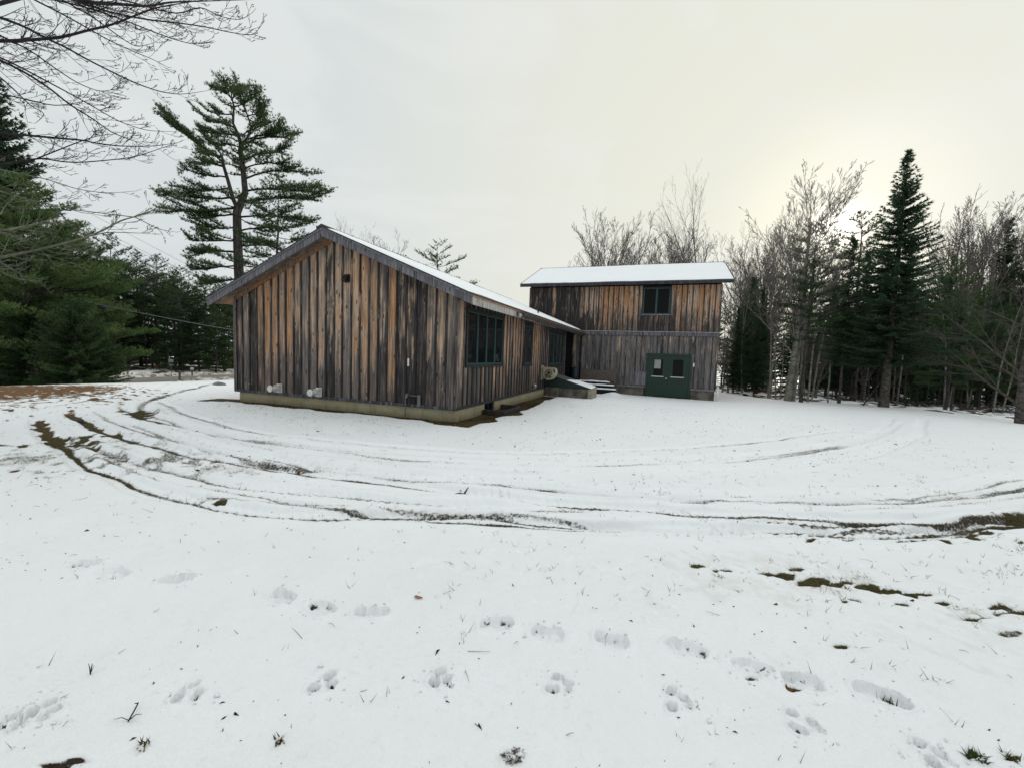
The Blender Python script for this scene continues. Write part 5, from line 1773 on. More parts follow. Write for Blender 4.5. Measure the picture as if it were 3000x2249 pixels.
SU_ = spruce(55, 5, 2.6, .0, .10, .22, 9, (M_SBARK, M_TWIGD, M_SPRL), step=.15, droop=.10, powr=.62)
SS_ = spruce(56, 4.5, .95, .05, .05, .26, 6, dead=6)
RMIN = .0046
FAN = [(9, 20, .88, .50, .03, .02, .14), (9, 12, .40, .50, .05, .05, .2), (5, 5, .45, .55, .06, .06, .2), (4, 3, .5, .55, .08, .05, .2), (3, 0, 0, 0, .08, .05)]
TALLP = [(10, 14, .62, .46, .03, .02, .38), (6, 6, .45, .50, .05, .06, .25), (5, 4, .45, .55, .07, .06, .25), (3, 0, 0, 0, .08, .05)]
SLIM = [(10, 9, .22, .65, .035, .01, .45), (5, 5, .45, .55, .07, .05, .25), (3, 3, .5, .6, .08, .05, .25), (3, 0, 0, 0, .1, 0)]
BF_ = bare(61, 6.4, .16, FAN, M_TWIG, M_TWIG)
BG_ = bare(62, 6.0, .15, FAN, M_TWIG, M_TWIG)
BT_ = bare(63, 13, .15, TALLP, M_TWIG, M_TWIG)
BT2_ = bare(64, 13, .13, TALLP, M_ABARK, M_TWIG)
BS_ = bare(65, 11, .075, SLIM, M_BBARK, M_TWIG)
BS2_ = bare(66, 11, .065, SLIM, M_BBARK, M_TWIG, (.06, 0))
BS3_ = bare(67, 10, .06, SLIM, M_ABARK, M_TWIG, (-.05, .03))
SHR = [(5, 8, .7, .6, .08, .02, .1), (5, 5, .55, .6, .1, .04, .2), (4, 4, .5, .6, .1, .04, .2), (3, 0, 0, 0, .1, .03)]
BSH_ = bare(68, 2.6, .03, SHR, M_TWIGR, M_TWIGR)

RMIN = .0028
# ---- hero pine rising behind the cabin, built from its own boughs
HP_D = 33.0
hp_u, hp_v = 715.0, 1030.0
hb = at(hp_u, hp_v, HP_D)
hp_z = gz(hb[0], hb[1])
HPO = np.array([hb[0], hb[1], hp_z])
rng = np.random.default_rng(77)


def hpt(px, py, off=0.0):
    p = at(px / 2.212, py / 2.212, HP_D + off)
    return p - HPO


stems = [[(1572, 2280), (1556, 1900), (1545, 1700), (1540, 1548), (1535, 1380), (1590, 1250), (1575, 1100), (1560, 1000), (1560, 930), (1545, 880), (1510, 800), (1515, 690), (1500, 620), (1492, 565)],
         [(1538, 1350), (1510, 1290), (1480, 1180), (1450, 1080), (1440, 1020), (1380, 1005)], [(1560, 945), (1600, 900), (1630, 830), (1600, 740), (1580, 660)]]
srad = [(.40, .36, .33, .31, .29, .22, .19, .17, .15, .12, .09, .07, .045, .02), (.17, .15, .13, .11, .09, .06), (.10, .09, .07, .05, .02)]
S3 = []
for st_, r_ in zip(stems, srad):
    pts = np.array([hpt(a, b_) for a, b_ in st_])
    if len(S3) == 0:
        pts[0] = np.array([0, 0, -.5])
    S3.append((pts, np.array(r_)))
BR = [((1440, 1020), (1240, 900), (975, 640), .62), ((1500, 640), (1440, 600), (1385, 585), .5), ((1500, 650), (1530, 590), (1560, 550), .5), ((1495, 630), (1470, 570), (1445, 535), .5),
      ((1512, 740), (1400, 735), (1268, 662), .36), ((1512, 700), (1600, 650), (1690, 585), .45), ((1600, 760), (1650, 720), (1685, 640), .4), ((1600, 740), (1560, 650), (1540, 580), .5),
      ((1520, 830), (1420, 790), (1318, 785), .3), ((1540, 880), (1400, 865), (1268, 850), .40), ((1615, 780), (1680, 790), (1740, 800), .5), ((1630, 830), (1690, 760), (1705, 690), .5),
      ((1560, 950), (1750, 900), (1945, 930), .55), ((1605, 905), (1740, 870), (1890, 845), .60), ((1570, 1040), (1760, 990), (1890, 1010), .5), ((1445, 1050), (1340, 990), (1250, 1000), .38),
      ((1450, 1080), (1370, 1060), (1268, 1030), .42), ((1575, 1100), (1740, 1080), (1905, 1110), .55), ((1470, 1150), (1310, 1150), (1128, 1115), .46), ((1590, 1160), (1820, 1110), (2035, 1150), .52),
      ((1485, 1220), (1290, 1240), (1050, 1200), .46), ((1590, 1240), (1850, 1230), (2115, 1265), .55), ((1500, 1280), (1250, 1290), (945, 1235), .48), ((1560, 1310), (1850, 1290), (2105, 1310), .50),
      ((1525, 1350), (1260, 1370), (965, 1340), .52), ((1538, 1390), (1360, 1400), (1190, 1420), .5), ((1540, 1410), (1750, 1400), (1960, 1430), .46), ((1542, 1470), (1410, 1470), (1270, 1480), .5),
      ((1545, 1500), (1730, 1480), (1910, 1510), .46), ((1546, 1560), (1350, 1545), (1185, 1540), .60), ((1548, 1640), (1350, 1640), (1190, 1680), .6), ((1550, 1600), (1700, 1600), (1860, 1640), .5),
      ((1550, 1720), (1380, 1740), (1190, 1745), .62), ((1552, 1800), (1400, 1830), (1250, 1850), .6), ((1555, 1780), (1700, 1800), (1850, 1830), .55),
      ((1445, 1060), (1390, 960), (1280, 930), .5), ((1560, 960), (1480, 930), (1390, 950), .45), ((1570, 880), (1660, 820), (1730, 790), .4)]
limbs, Ps, Ds, Ts, TW = [], [], [], [], []
for (a, m_, e, wd) in BR:
    o1 = rng.normal(0, 1.0)
    p = [hpt(*a), hpt(*m_, off=o1 * .6), hpt(*e, off=o1 * 1.3)]
    p[2] = p[1] + (p[2] - p[1]) * .80
    t = np.linspace(0, 1, 9)[:, None]
    path = p[0] * (1 - t) ** 2 + (2 * p[1] - .5 * p[0] - .5 * p[2]) * 2 * t * (1 - t) + p[2] * t ** 2
    path[1:-1] += np.cumsum(rng.normal(0, .05, (7, 3)), 0) * .8
    LL = np.linalg.norm(path[-1] - path[0])
    limbs.append((path, np.linspace(.045 + .008 * LL, .010, 9)))
    r = pine_spray(path, rng, wd * rng.uniform(1.0, 1.5), .14, rng.uniform(.14, .4), .22, .032, 7, .42)
    Ps += r[0]; Ds += r[1]; Ts += r[2]; TW += r[3]
    for s in range(4):       # forked side boughs in depth
        i = rng.integers(2, 7)
        q = path[i]
        dr = unit((path[-1] - path[0] + RT * 0 + FW * rng.uniform(-1, 1) * LL * .8)[None])[0]
        e2 = q + dr * LL * rng.uniform(.22, .5) + np.array([0, 0, rng.uniform(-.30, .75) * min(1, LL / 3)])
        pp = bez(q, e2, -.05, 5, rng, .03)
        limbs.append((pp, np.linspace(.028, .008, 5)))
        r = pine_spray(pp, rng, wd * rng.uniform(.8, 1.35), .14, .14, .22, .032, 7, .45)
        Ps += r[0]; Ds += r[1]; Ts += r[2]; TW += r[3]
for i in range(30):          # boughs running towards and away from the yard
    z = rng.uniform(.34, .95)
    pts = S3[0][0]
    zz_ = pts[-1][2] * z
    p0 = np.array([np.interp(zz_, pts[:, 2], pts[:, 0]), np.interp(zz_, pts[:, 2], pts[:, 1]), zz_])
    az = math.atan2(FW[1], FW[0]) + rng.normal(0, .6) + (PI if i % 2 else 0)
    LL = (4.2 * (1.12 - z)) * rng.uniform(.5, 1.0) + .6
    p1 = p0 + np.array([math.cos(az), math.sin(az), rng.uniform(-.1, .2)]) * LL
    pp = bez(p0, p1, -.1, 6, rng, .05)
    limbs.append((pp, np.linspace(.05, .01, 6)))
    r = pine_spray(pp, rng, .45, .20, .3, .19, .03, 6, .3)
    Ps += r[0]; Ds += r[1]; Ts += r[2]; TW += r[3]
for i in range(26):          # short upswept tufted boughs that fill the middle of the crown
    pts, r_ = S3[(0, 1, 0, 2)[i % 4]]
    lo_ = .40 if pts is S3[0][0] else .1
    f = rng.uniform(lo_, .90) * (len(pts) - 1)
    j = int(f)
    p0 = pts[j] + (pts[j + 1] - pts[j]) * (f - j)
    az = rng.uniform(0, 6.28)
    LL = rng.uniform(.8, 2.4) * (1.25 - .75 * f / (len(pts) - 1))
    p1 = p0 + np.array([math.cos(az), math.sin(az), rng.uniform(-.1, .55)]) * LL
    pp = bez(p0, p1, -.1, 5, rng, .06)
    limbs.append((pp, np.linspace(.035, .008, 5)))
    r = pine_spray(pp, rng, rng.uniform(.35, .65), .17, .25, .21, .034, 7, .5)
    Ps += r[0]; Ds += r[1]; Ts += r[2]; TW += r[3]
v, q = tubes(S3, 10)
m1 = np_mesh('pine_trunk', v, q, M_PBARK, True)
v, q = tubes(limbs + TW[::2], 4)
m2 = np_mesh('pine_limbs', v, q, M_TWIGD, True)
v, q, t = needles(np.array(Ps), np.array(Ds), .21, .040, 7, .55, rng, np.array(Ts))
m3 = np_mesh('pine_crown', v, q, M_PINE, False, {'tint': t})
tree('pine_tree', (m1, m2, m3), tuple(HPO), 'tall forked white pine with ragged level boughs rising behind the left roof slope')
# smaller pine in front of its right side
loc, h = spot(806, 515, 31.0)
tree('pine_tree', PC_, loc, 'slim pine standing beside the tall forked pine behind the cabin roof', None, 1.0, h / 15)
loc, h = spot(1289, 712, 62.0)
tree('pine_tree', pine(45, 15, 4.6, .45, .24, 26, None, .9, irr=.5), loc, 'small distant pine with open crown above the right roof slope of the cabin', None, .6, h / 15)

# ---- left side
loc, h = spot(-20, 232, 25.0)
tree('spruce_tree', SL_, loc, 'big dark spruce at the left edge, its tip behind overhanging twigs', None, .3, h / 16)
loc, h = spot(70, 520, 22.5)
tree('pine_tree', PL_, loc, 'broad bright green pine whose boughs sweep over the left lawn edge', None, 2.2, h / 14)
loc, h = spot(190, 650, 26.5)
tree('pine_tree', PL_, loc, 'second broad bright pine just right of the big dark spruce', None, 4.1, h / 14)
for u, vt, d_, lab, rz in ((215, 880, 20.5, 'dense low spruce with boughs down to the brown needle litter', .4),
                           (85, 880, 21.5, 'dense low spruce at the left picture edge behind the needle litter', 2.0), (290, 965, 22.0, 'bright tipped spruce, rightmost of the low spruces', 3.3)):
    loc, h = spot(u, vt, d_)
    tree('spruce_tree', SU_, loc, lab, 'low spruces on the left lawn edge', rz, h / 5)
gL = 'pines along the far side of the road'
for k, (u, vt, d_, T_) in enumerate(((404, 737, 53, PE_), (452, 745, 56, PC_), (330, 760, 50, PE_), (520, 795, 54, PE_), (602, 812, 55, PE_), (655, 835, 52, PE_), (555, 830, 60, PC_), (480, 800, 62, PE_),
                                  (285, 770, 47, PE_), (370, 830, 49, PE_), (440, 850, 50, PE_), (580, 880, 50, PE_), (700, 850, 58, PE_), (630, 900, 49, PE_), (250, 700, 45, PC_), (510, 900, 48.5, PE_), (760, 830, 62, PE_),
                                  (345, 900, 47, PE_), (180, 720, 50, PE_), (100, 700, 55, PE_), (680, 930, 60, PE_), (600, 960, 64, PE_), (530, 960, 66, PE_), (460, 950, 66, PE_), (400, 930, 66, PE_), (560, 905, 70, PE_))):
    loc, h = spot(u, vt, d_)
    if loc[0] > -44.5:
        loc[0] = -44.5 - (k % 3)
        loc[2] = gz(loc[0], loc[1]) - .05
    lab = {0: 'tallest pine of the wood across the road', 1: 'pine close to the right of the tallest one across the road', 2: 'pine left of the tallest one across the road', 3: 'pine across the road left of the tall forked pine trunk',
           4: 'pine across the road just left of the tall forked pine trunk', 5: 'pine across the road right above the left roof corner', 8: 'pine across the road behind the boughs of the bright pines', 20: 'pine across the road seen low beside the left wall of the cabin'}.get(k, 'dark pine in the wood across the road')
    tree('pine_tree', T_, loc, lab, gL, k * 1.7, h / 15)
# undergrowth and saplings across the road
for k, (u, v, d_) in enumerate(((455, 1010, 49), (440, 1030, 48), (470, 1035, 48.5), (395, 1040, 47), (420, 1045, 49), (360, 1045, 46), (520, 1040, 50), (345, 1050, 46), (560, 1045, 51), (610, 1048, 52), (660, 1045, 53))):
    loc, h = spot(u, v, d_)
    tree('bare_shrub', BSH_, loc, 'reddish bare shrub at the foot of the wood across the road', 'bare shrubs across the road', k * 1.3, max(h, 1.2) / 2.6, cat_='shrub')
loc, h = spot(492, 1018, 46.5)
tree('bare_sapling', BS3_, loc, 'pale crooked bare sapling across the road, beside the sign post', None, .5, h / 10)
m_far = M_PINED
# slender dark trunks inside the wood across the road
RW = np.random.default_rng(19)
for k in range(26):
    x_, y_ = RW.uniform(-75, -47), RW.uniform(-12, 48)
    tree('pine_tree', PD_, (x_, y_, gz(x_, y_)), 'dark bare stemmed pine deep in the wood across the road', 'stems deep in the wood across the road', RW.random() * 6, RW.uniform(.75, 1.0))

# ---- right side: named trees first
def foot(u, v):
    p = gp(u, v)
    return p - np.array([0, 0, .08])


RMIN = .0062
RR = .30
def height_to(p, v):
    """height above p at which a vertical stem reaches photo row v"""
    d = p - CAM
    k = IH / 2 - v
    return float((k * (d @ FW) - F_PX * (d @ UP)) / (F_PX * UP[2] - k * FW[2]))


pa = foot(2306, 1173)
ps = foot(2588, 1192)
AH = [(12, 34, .56, .66, .022, .012, .28), (8, 8, .44, .50, .05, .05, .18), (5, 5, .46, .55, .07, .05, .2), (4, 4, .5, .55, .08, .05, .2), (3, 0, 0, 0, .08, .04)]
ha = height_to(pa, 485) / 10.0
M_TWIGA = bark_mat('pale_twig', (.20, .185, .165), (.12, .11, .098), bmp=0)
AS_ = bare(71, 10, .20, AH, M_ABARK, M_TWIGA, (.055, .0))
tree('aspen_tree', AS_, pa, 'large pale barked bare tree with a wide fan of twigs near the sun', None, 0.0, float(ha) * 10 / top_of(AS_))
AT2 = bare(72, 10, .13, [(10, 12, .42, .62, .03, .03, .42), (7, 6, .42, .50, .05, .05, .22), (5, 5, .45, .55, .07, .05, .22), (4, 0, 0, 0, .08, .05)], M_ABARK, M_TWIGA, (.10, .03))
tree('aspen_tree', AT2, pa + np.array([.28, .18, 0]), 'twin stem leaning right beside the large pale barked tree', None, 0.2, float(ha) * 10 * .93 / top_of(AT2))
hs = height_to(ps, 434)
tree('spruce_tree', SA_, ps, 'tall pointed dark spruce with a thick bare trunk, right of the sun', None, 0.0, (.92, .92, float(hs) / top_of(SA_)))

for k, (u, v, u2, vt, T_, lab) in enumerate(((2114, 1147, 2150, 700, BS2_, 'pale birch leaning right, first stem right of the tall block'), (2249, 1165, 2246, 760, BS_, 'straight slender pale stem left of the large aspen'),
                                        (2257, 1166, 2280, 720, BS2_, 'slender pale stem leaning right, next to the straight one'), (2274, 1167, 2276, 800, BS3_, 'thin grey stem between the slender birches and the aspen'),
                                        (2288, 1167, 2312, 900, BS2_, 'short leaning pale stem just left of the aspen trunk'), (2366, 1176, 2363, 700, BS_, 'crooked white birch stem just right of the aspen'),
                                        (2376, 1174, 2390, 760, BS2_, 'second white birch stem just right of the aspen'), (2426, 1177, 2452, 760, BS2_, 'pale stem leaning right, midway between aspen and tall spruce'),
                                        (2146, 1149, 2165, 800, BS3_, 'thin leaning stem behind the white pipe'), (2175, 1152, 2160, 820, BS3_, 'thin stem leaning left, right of the tall block'))):
    p = foot(u, v)
    h = height_to(p, vt)
    tree('birch_tree', T_, p, lab, 'slender pale stems at the edge of the right wood', k * 2.1, float(h) / (11 if T_ is not BS3_ else 10))
for k, (u, v, vt, T_, lab) in enumerate(((2346, 1177, 760, PC_, 'dark trunked pine standing right behind the large aspen'), (2457, 1180, 700, SC_, 'dark spruce stem midway to the tall pointed spruce'),
                                    (2503, 1173, 740, SC_, 'spruce behind the leaning grey stems, left of the tall spruce'), (2628, 1172, 700, SB_, 'spruce with pale trunk just right of the tall spruce'),
                                    (2748, 1184, 820, SC_, 'spruce with thin grey trunk right of the tall spruce'), (2768, 1201, 850, PB_, 'left of two close grey trunks at the right lawn edge'),
                                    (2787, 1199, 860, SC_, 'right of two close grey trunks at the right lawn edge'), (2867, 1197, 860, PB_, 'thick dark trunked pine, near the right end of the lawn edge'),
                                    (2951, 1182, 800, SC_, 'dark trunk between the thick pine and the picture edge'), (2565, 1172, 800, SC_, 'thin spruce stem just left of the tall spruce trunk'))):
    p = foot(u, v)
    h = height_to(p, vt)
    tree('pine_tree' if T_ in (PB_, PC_) else 'spruce_tree', T_, p, lab, None, k * 1.9 + .4, float(h) / (15 if T_ in (PB_, PC_) else 12))
p = foot(2994, 1240)
OAK = [(8, 20, .62, 1.15, .03, .0, .10), (6, 7, .5, .6, .07, -.01, .15), (5, 5, .5, .6, .08, .0, .2), (4, 3, .5, .6, .1, .0, .2), (3, 0, 0, 0, .1, 0)]
tree('bare_tree', bare(73, 7, .20, OAK, M_SBARK, bark_mat('brown_twig', (.095, .080, .068), (.055, .047, .040), bmp=0)), p, 'bare spreading tree at the right picture edge with level grey twigs over the lawn', None, 0, 1.0)

RMIN = .0028
gR = 'trees of the wood behind the right lawn'
for k, (u, vt, d_, T_, lab) in enumerate((
        (2388, 650, 36, PC_, 'pine in front of the left side of the sun glow'), (2535, 618, 33, PC_, 'pine with flat top just right of the sun glow'), (2960, 648, 36, SB_, 'ragged spruce top at the far right of the wood'),
        (2895, 870, 29, PB_, 'green pine low on the right of the wood'), (2800, 900, 30, PB_, 'green pine between the tall spruce and the right edge'), (2975, 900, 30, PB_, 'green pine at the right edge of the wood'),
        (2840, 930, 27, PB_, 'low green pine behind the two close grey trunks'), (2700, 880, 31, SB_, None), (2640, 870, 33, SB_, None), (2450, 800, 31, SB_, None), (2480, 830, 28, SB_, None), 
        (2210, 815, 36, SS_, None), (2183, 860, 33, SC_, None), 
        (2235, 870, 30, SC_, None), (2520, 860, 27, SC_, None), (2590, 830, 36, PE_, None), (2660, 850, 38, PE_, None), (2740, 860, 36, PE_, None), (2930, 830, 38, PE_, None), (2860, 860, 40, PE_, None), (3010, 800, 34, PE_, None), (2400, 960, 37, SE_, None), (2480, 930, 38, SE_, None), (2550, 850, 35, SE_, None), (2620, 880, 33, SE_, None), (2700, 930, 34, SE_, None), (2780, 920, 32, PE_, None), (2850, 920, 33, PE_, None), (2920, 920, 32, PE_, None), (2990, 900, 32, PE_, None),
        (3080, 760, 32, SB_, None), (3060, 880, 28, PB_, None), (2350, 780, 40, PC_, None), (2190, 900, 40, PD_, None), (2270, 900, 42, PD_, None), (2130, 900, 42, PD_, None), (2100, 880, 38, SC_, None),
        (2710, 950, 26, PB_, None), (2930, 960, 25, PB_, None), (2780, 970, 33, PB_, None), (2650, 950, 30, PB_, None), (2560, 900, 41, PB_, None), (2470, 900, 42, PB_, None), (2380, 900, 44, PB_, None))):
    loc, h = spot(u, vt, d_)
    base_h = 15 if T_ in (PB_, PC_, PD_, PE_) else (4.5 if T_ is SS_ else (13 if T_ is SE_ else 12))
    tree('pine_tree' if T_ in (PB_, PC_, PD_, PE_) else 'spruce_tree', T_, loc, lab or 'dark conifer inside the wood behind the right lawn', gR, k * 2.37, h / base_h)
RW = np.random.default_rng(23)
cnt = 0
while cnt < 56:
    x_, y_ = RW.uniform(8, 62), RW.uniform(14, 66)
    if y_ < 20.5 + .1 * x_ and x_ < 16:
        continue
    if y_ < 44 - 1.35 * x_ + 6:
        continue
    d_ = float((np.array([x_, y_, 0]) - CAM) @ FW)
    if d_ < 27:
        continue
    T_ = [PD_, SE_, PE_, SC_][cnt % 4]
    tree('pine_tree' if T_ in (PD_, PE_) else 'spruce_tree', T_, (x_, y_, gz(x_, y_) - .05), 'dark conifer inside the wood behind the right lawn', gR, RW.random() * 6, (RW.uniform(.36, .52) if x_ < .62 * y_ + 3 else RW.uniform(.5, .72)) * (1.1 if T_ in (SC_, SE_) else 1))
    cnt += 1
RW = np.random.default_rng(29)
for k in range(40):       # pale thin stems through the wood
    x_ = RW.uniform(9, 34)
    y_ = max(18.6 + (x_ - 9) * RW.uniform(-.1, .5), 33 - x_ * 1.0) + RW.uniform(0, 9)
    T_ = (BS_, BS2_, BS3_)[k % 3]
    tree('birch_tree', T_, (x_, y_, gz(x_, y_) - .05), 'thin bare stem inside the wood behind the right lawn', 'thin stems in the right wood', RW.random() * 6, RW.uniform(.45, .85))

# bare crowns over the tall block and above the wood
for k, (u, vt, d_, T_, lab) in enumerate(((1778, 632, 40, BF_, 'round crowned bare tree above the middle of the tall block roof'), (1905, 672, 42, BG_, 'lower bare tree above the right half of the tall block roof'),
                                     (2098, 512, 37, BT_, 'tallest bare tree with upright limbs behind the right end of the tall block'), (1985, 600, 39, BT2_, 'slender bare tree left of the tallest one behind the tall block'),
                                     (2040, 640, 45, BG_, 'bare tree low behind the tallest one'), (2200, 640, 36, BT2_, 'thin bare tree right of the tall block roof'), (2180, 760, 34, BF_, 'low bare crown beside the right roof end of the tall block'),
                                     (1850, 700, 46, BF_, 'faint bare crown between the two round ones over the roof'), 
                                     (2900, 580, 36, BF_, 'wide bare crown above the right wood'), (2975, 600, 38, BG_, 'bare crown at the right edge above the wood'), (2820, 640, 40, BG_, 'bare crown just right of the tall spruce'),
                                     (2780, 690, 34, BT2_, 'thin bare tree right of the tall spruce'), (2290, 660, 33, BF_, 'bare crown behind the left side of the large aspen'),
                                     (1112, 664, 48, BG_, 'small bare crown above the ridge of the cabin'), (965, 620, 44, BT_, 'bare twig top just right of the tall forked pine'), 
                                     (2240, 700, 42, BG_, 'bare crown above the young spruces right of the tall block'), (420, 735, 50, BT2_, 'bare tree among the pines across the road'), (510, 775, 52, BT2_, 'bare tree right of the twin topped pine across the road'))):
    loc, h = spot(u, vt, d_)
    tree('bare_tree', T_, loc, lab, None, k * 1.37, h / (top_of(T_) * .985))
# bare brown understorey along the front of the wood
RW = np.random.default_rng(37)
for k in range(13):
    u = 2140 + k * 68 + RW.uniform(-15, 15)
    loc, h = spot(u, RW.uniform(860, 1010), RW.uniform(26.5, 34))
    T_ = (BF_, BG_, BT2_)[k % 3]
    tree('bare_tree', T_, loc, 'small bare brown tree in the understorey of the right wood', 'bare understorey of the right wood', RW.random() * 6, max(h, 2.0) / top_of(T_))
# young spruces right of the tall block
for k, (u, vt, d_) in enumerate(((2185, 862, 29), (2208, 815, 31), (2240, 845, 28), (2165, 905, 27), (2225, 930, 26), (2330, 900, 27), (2690, 1090, 25.5), (2660, 1120, 24), (2730, 1105, 26))):
    loc, h = spot(u, vt, d_)
    tree('spruce_tree', SB_ if h > 3 else SS_, loc, ('thin young spruce nearest the right corner of the tall block', 'tallest of the young spruces right of the tall block', 'young spruce between the tall block and the large aspen', 'low young spruce beside the white pipe', 'young spruce low behind the straight slender pale stem',
          'young spruce low behind the large aspen', 'tiny spruce just right of the tall spruce trunk', 'tiniest spruce at the foot of the tall spruce', 'small spruce left of the two close grey trunks')[k], 'young spruces along the right wood', k * 2.0, h / (12 if h > 3 else 4.5))
# broken snag
loc, h = spot(2912, 752, 31)
sn = MB().tube([(0, 0, -.3), (.02, 0, h * .4), (.05, .02, h * .8), (.04, .02, h)], [.17, .15, .13, .10], 9)
tag(sn.build('dead_snag', M_SBARK, None, tuple(loc)), 'broken topless dead trunk in the right wood', 'dead tree')
# leaning dead stem with bare side twigs at the lawn edge
p = foot(2525, 1187)
out = []
rg = np.random.default_rng(83)
grow2(rg, np.zeros(3), np.array([.62, .1, 1.0]), 3.0, .035, 0, out, [(7, 10, .45, 1.1, .05, .02, .25), (5, 3, .4, .5, .08, -.02, .3), (3, 0, 0, 0, .1, 0)])
tag(link('dead_branch', lines_mesh('dead_branch', out, M_SBARK), loc=tuple(p)), 'leaning dead stem with bare side twigs left of the tall spruce', 'dead branch')

# ---- the bare tree at the left whose limbs hang into the top of the picture
TB = np.array([-7.2, -6.4, 0.0])
TB[2] = gz(TB[0], TB[1]) - .05
nt = empty('overhanging_tree', TB, 'bare tree whose dark twigs hang across the upper left sky', 'tree')
tp = np.array([[0, 0, -.3], [.05, 0, .8], [.0, .05, 2.2], [.12, .1, 3.8], [.2, .1, 5.4], [.25, .2, 7.2], [.4, .2, 9.0]])
v, q = tubes([(tp, np.array([.36, .29, .26, .22, .18, .12, .06]))], 12)
link('trunk', np_mesh('overhanging_trunk', v, q, M_PBARK, True), nt)
z5 = lambda x, y: (x / 2.212, y / 2.212)
z6 = lambda x, y: (x / 2.551, 600 + y / 2.551)
LIMB = [  # points, conversion, start radius m, depth start -> end, twig density, dark?
    ([(-300, 250), (0, 270), (180, 262), (400, 245), (560, 200), (720, 165), (880, 100), (1010, 50), (1200, 20), (1450, -20)], z5, .030, 5.6, 7.0, 1.0, 1),
    ([(300, -60), (480, 0), (640, 25), (800, 30), (950, 45), (1100, 15), (1300, 10), (1640, 0)], z5, .030, 5.0, 6.2, 1.0, 1),
    ([(-200, 50), (0, 115), (150, 170), (300, 250), (430, 310), (560, 385), (750, 480), (900, 550), (1050, 600), (1180, 615), (1340, 590)], z5, .024, 5.8, 7.4, 1.1, 1),
    ([(-200, 310), (0, 390), (180, 480), (330, 580), (450, 680), (600, 770), (720, 860), (850, 910), (950, 945)], z5, .022, 5.8, 7.2, 1.0, 1),
    ([(-100, 330), (100, 420), (250, 500), (420, 590), (600, 690), (770, 790), (950, 850), (1130, 855)], z5, .016, 6.2, 7.6, 1.0, 1),
    ([(-150, 400), (0, 500), (100, 590), (200, 690), (300, 740), (230, 800)], z5, .013, 5.8, 6.4, .8, 1),
    ([(-250, 840), (130, 875), (350, 895), (540, 910), (620, 930), (780, 950), (1000, 950), (1160, 925)], z5, .022, 6.2, 7.4, 1.0, 1),
    ([(200, 1045), (350, 985), (540, 910), (640, 880), (750, 870)], z5, .012, 6.6, 7.2, .9, 1),
    ([(-100, 1090), (100, 1050), (270, 1025), (400, 1050), (520, 1055), (700, 1040), (880, 1020), (1050, 960), (1160, 925)], z5, .016, 6.4, 7.6, .9, 1),
    ([(-300, 270), (0, 195), (200, 160), (350, 118), (480, 85)], z6, .020, 5.2, 6.2, 1.0, 0),
    ([(-300, 470), (0, 395), (300, 335), (500, 285), (620, 250), (750, 205), (900, 120), (1010, 90), (1130, 50), (1220, -10), (1310, -110)], z6, .030, 5.4, 7.4, .9, 0),
    ([(120, -60), (220, 0), (400, 90), (560, 180), (700, 260), (850, 330), (1000, 390), (1090, 440)], z5, .014, 5.6, 6.8, 1.2, 1),
    ([(300, -60), (400, 0), (600, 110), (760, 230), (880, 310), (1000, 280)], z5, .013, 5.4, 6.6, 1.2, 1),
    ([(200, -40), (350, 0), (600, 60), (850, 150), (1100, 250), (1250, 290), (1350, 280)], z5, .014, 5.6, 7.0, 1.2, 1),
    ([(350, -40), (480, 0), (700, 80), (950, 130), (1150, 150), (1330, 175), (1480, 210), (1640, 235), (1700, 160)], z5, .016, 5.6, 7.0, 1.1, 1),
    ([(750, -10), (900, 30), (1150, 100), (1300, 40), (1420, 110), (1560, 135), (1640, 80)], z5, .011, 5.8, 6.8, 1.0, 1),
    ([(-150, 180), (0, 230), (200, 330), (350, 440), (500, 540), (650, 600), (780, 570)], z5, .015, 6.0, 7.0, 1.1, 1),
    ([(-150, 590), (0, 610), (150, 640), (350, 690), (500, 670), (650, 630)], z5, .012, 6.0, 6.8, 1.0, 1),
    ([(-200, 1190), (0, 1240), (200, 1300), (400, 1340), (560, 1390), (680, 1370)], z5, .012, 5.6, 6.4, .9, 0),
    ([(-200, 1060), (0, 1100), (300, 1160), (500, 1230), (700, 1255), (880, 1240)], z5, .012, 6.0, 7.0, .9, 0),
    ([(-200, 1480), (0, 1400), (30, 1340), (70, 1300)], z5, .010, 5.2, 5.6, .8, 0),
    ([(-150, 450), (0, 500), (140, 560), (260, 570), (330, 590)], z6, .008, 5.4, 5.8, .7, 0),
    ([(-150, 330), (0, 430), (120, 500), (250, 570)], z6, .009, 5.3, 5.7, .7, 0),
    ([(20, 210), (150, 240), (300, 320), (430, 370), (520, 360)], z6, .009, 5.6, 6.0, .8, 0),
    ([(620, 250), (800, 205), (950, 210), (1060, 215), (1130, 203)], z6, .007, 6.6, 7.0, .6, 1),
    ([(1010, 95), (1100, 140), (1190, 185), (1320, 207)], z6, .007, 6.9, 7.2, .6, 1),
    ([(60, 215), (200, 290), (300, 330), (400, 440), (440, 470)], z6, .008, 5.6, 6.0, .6, 0),
]
rg = np.random.default_rng(101)
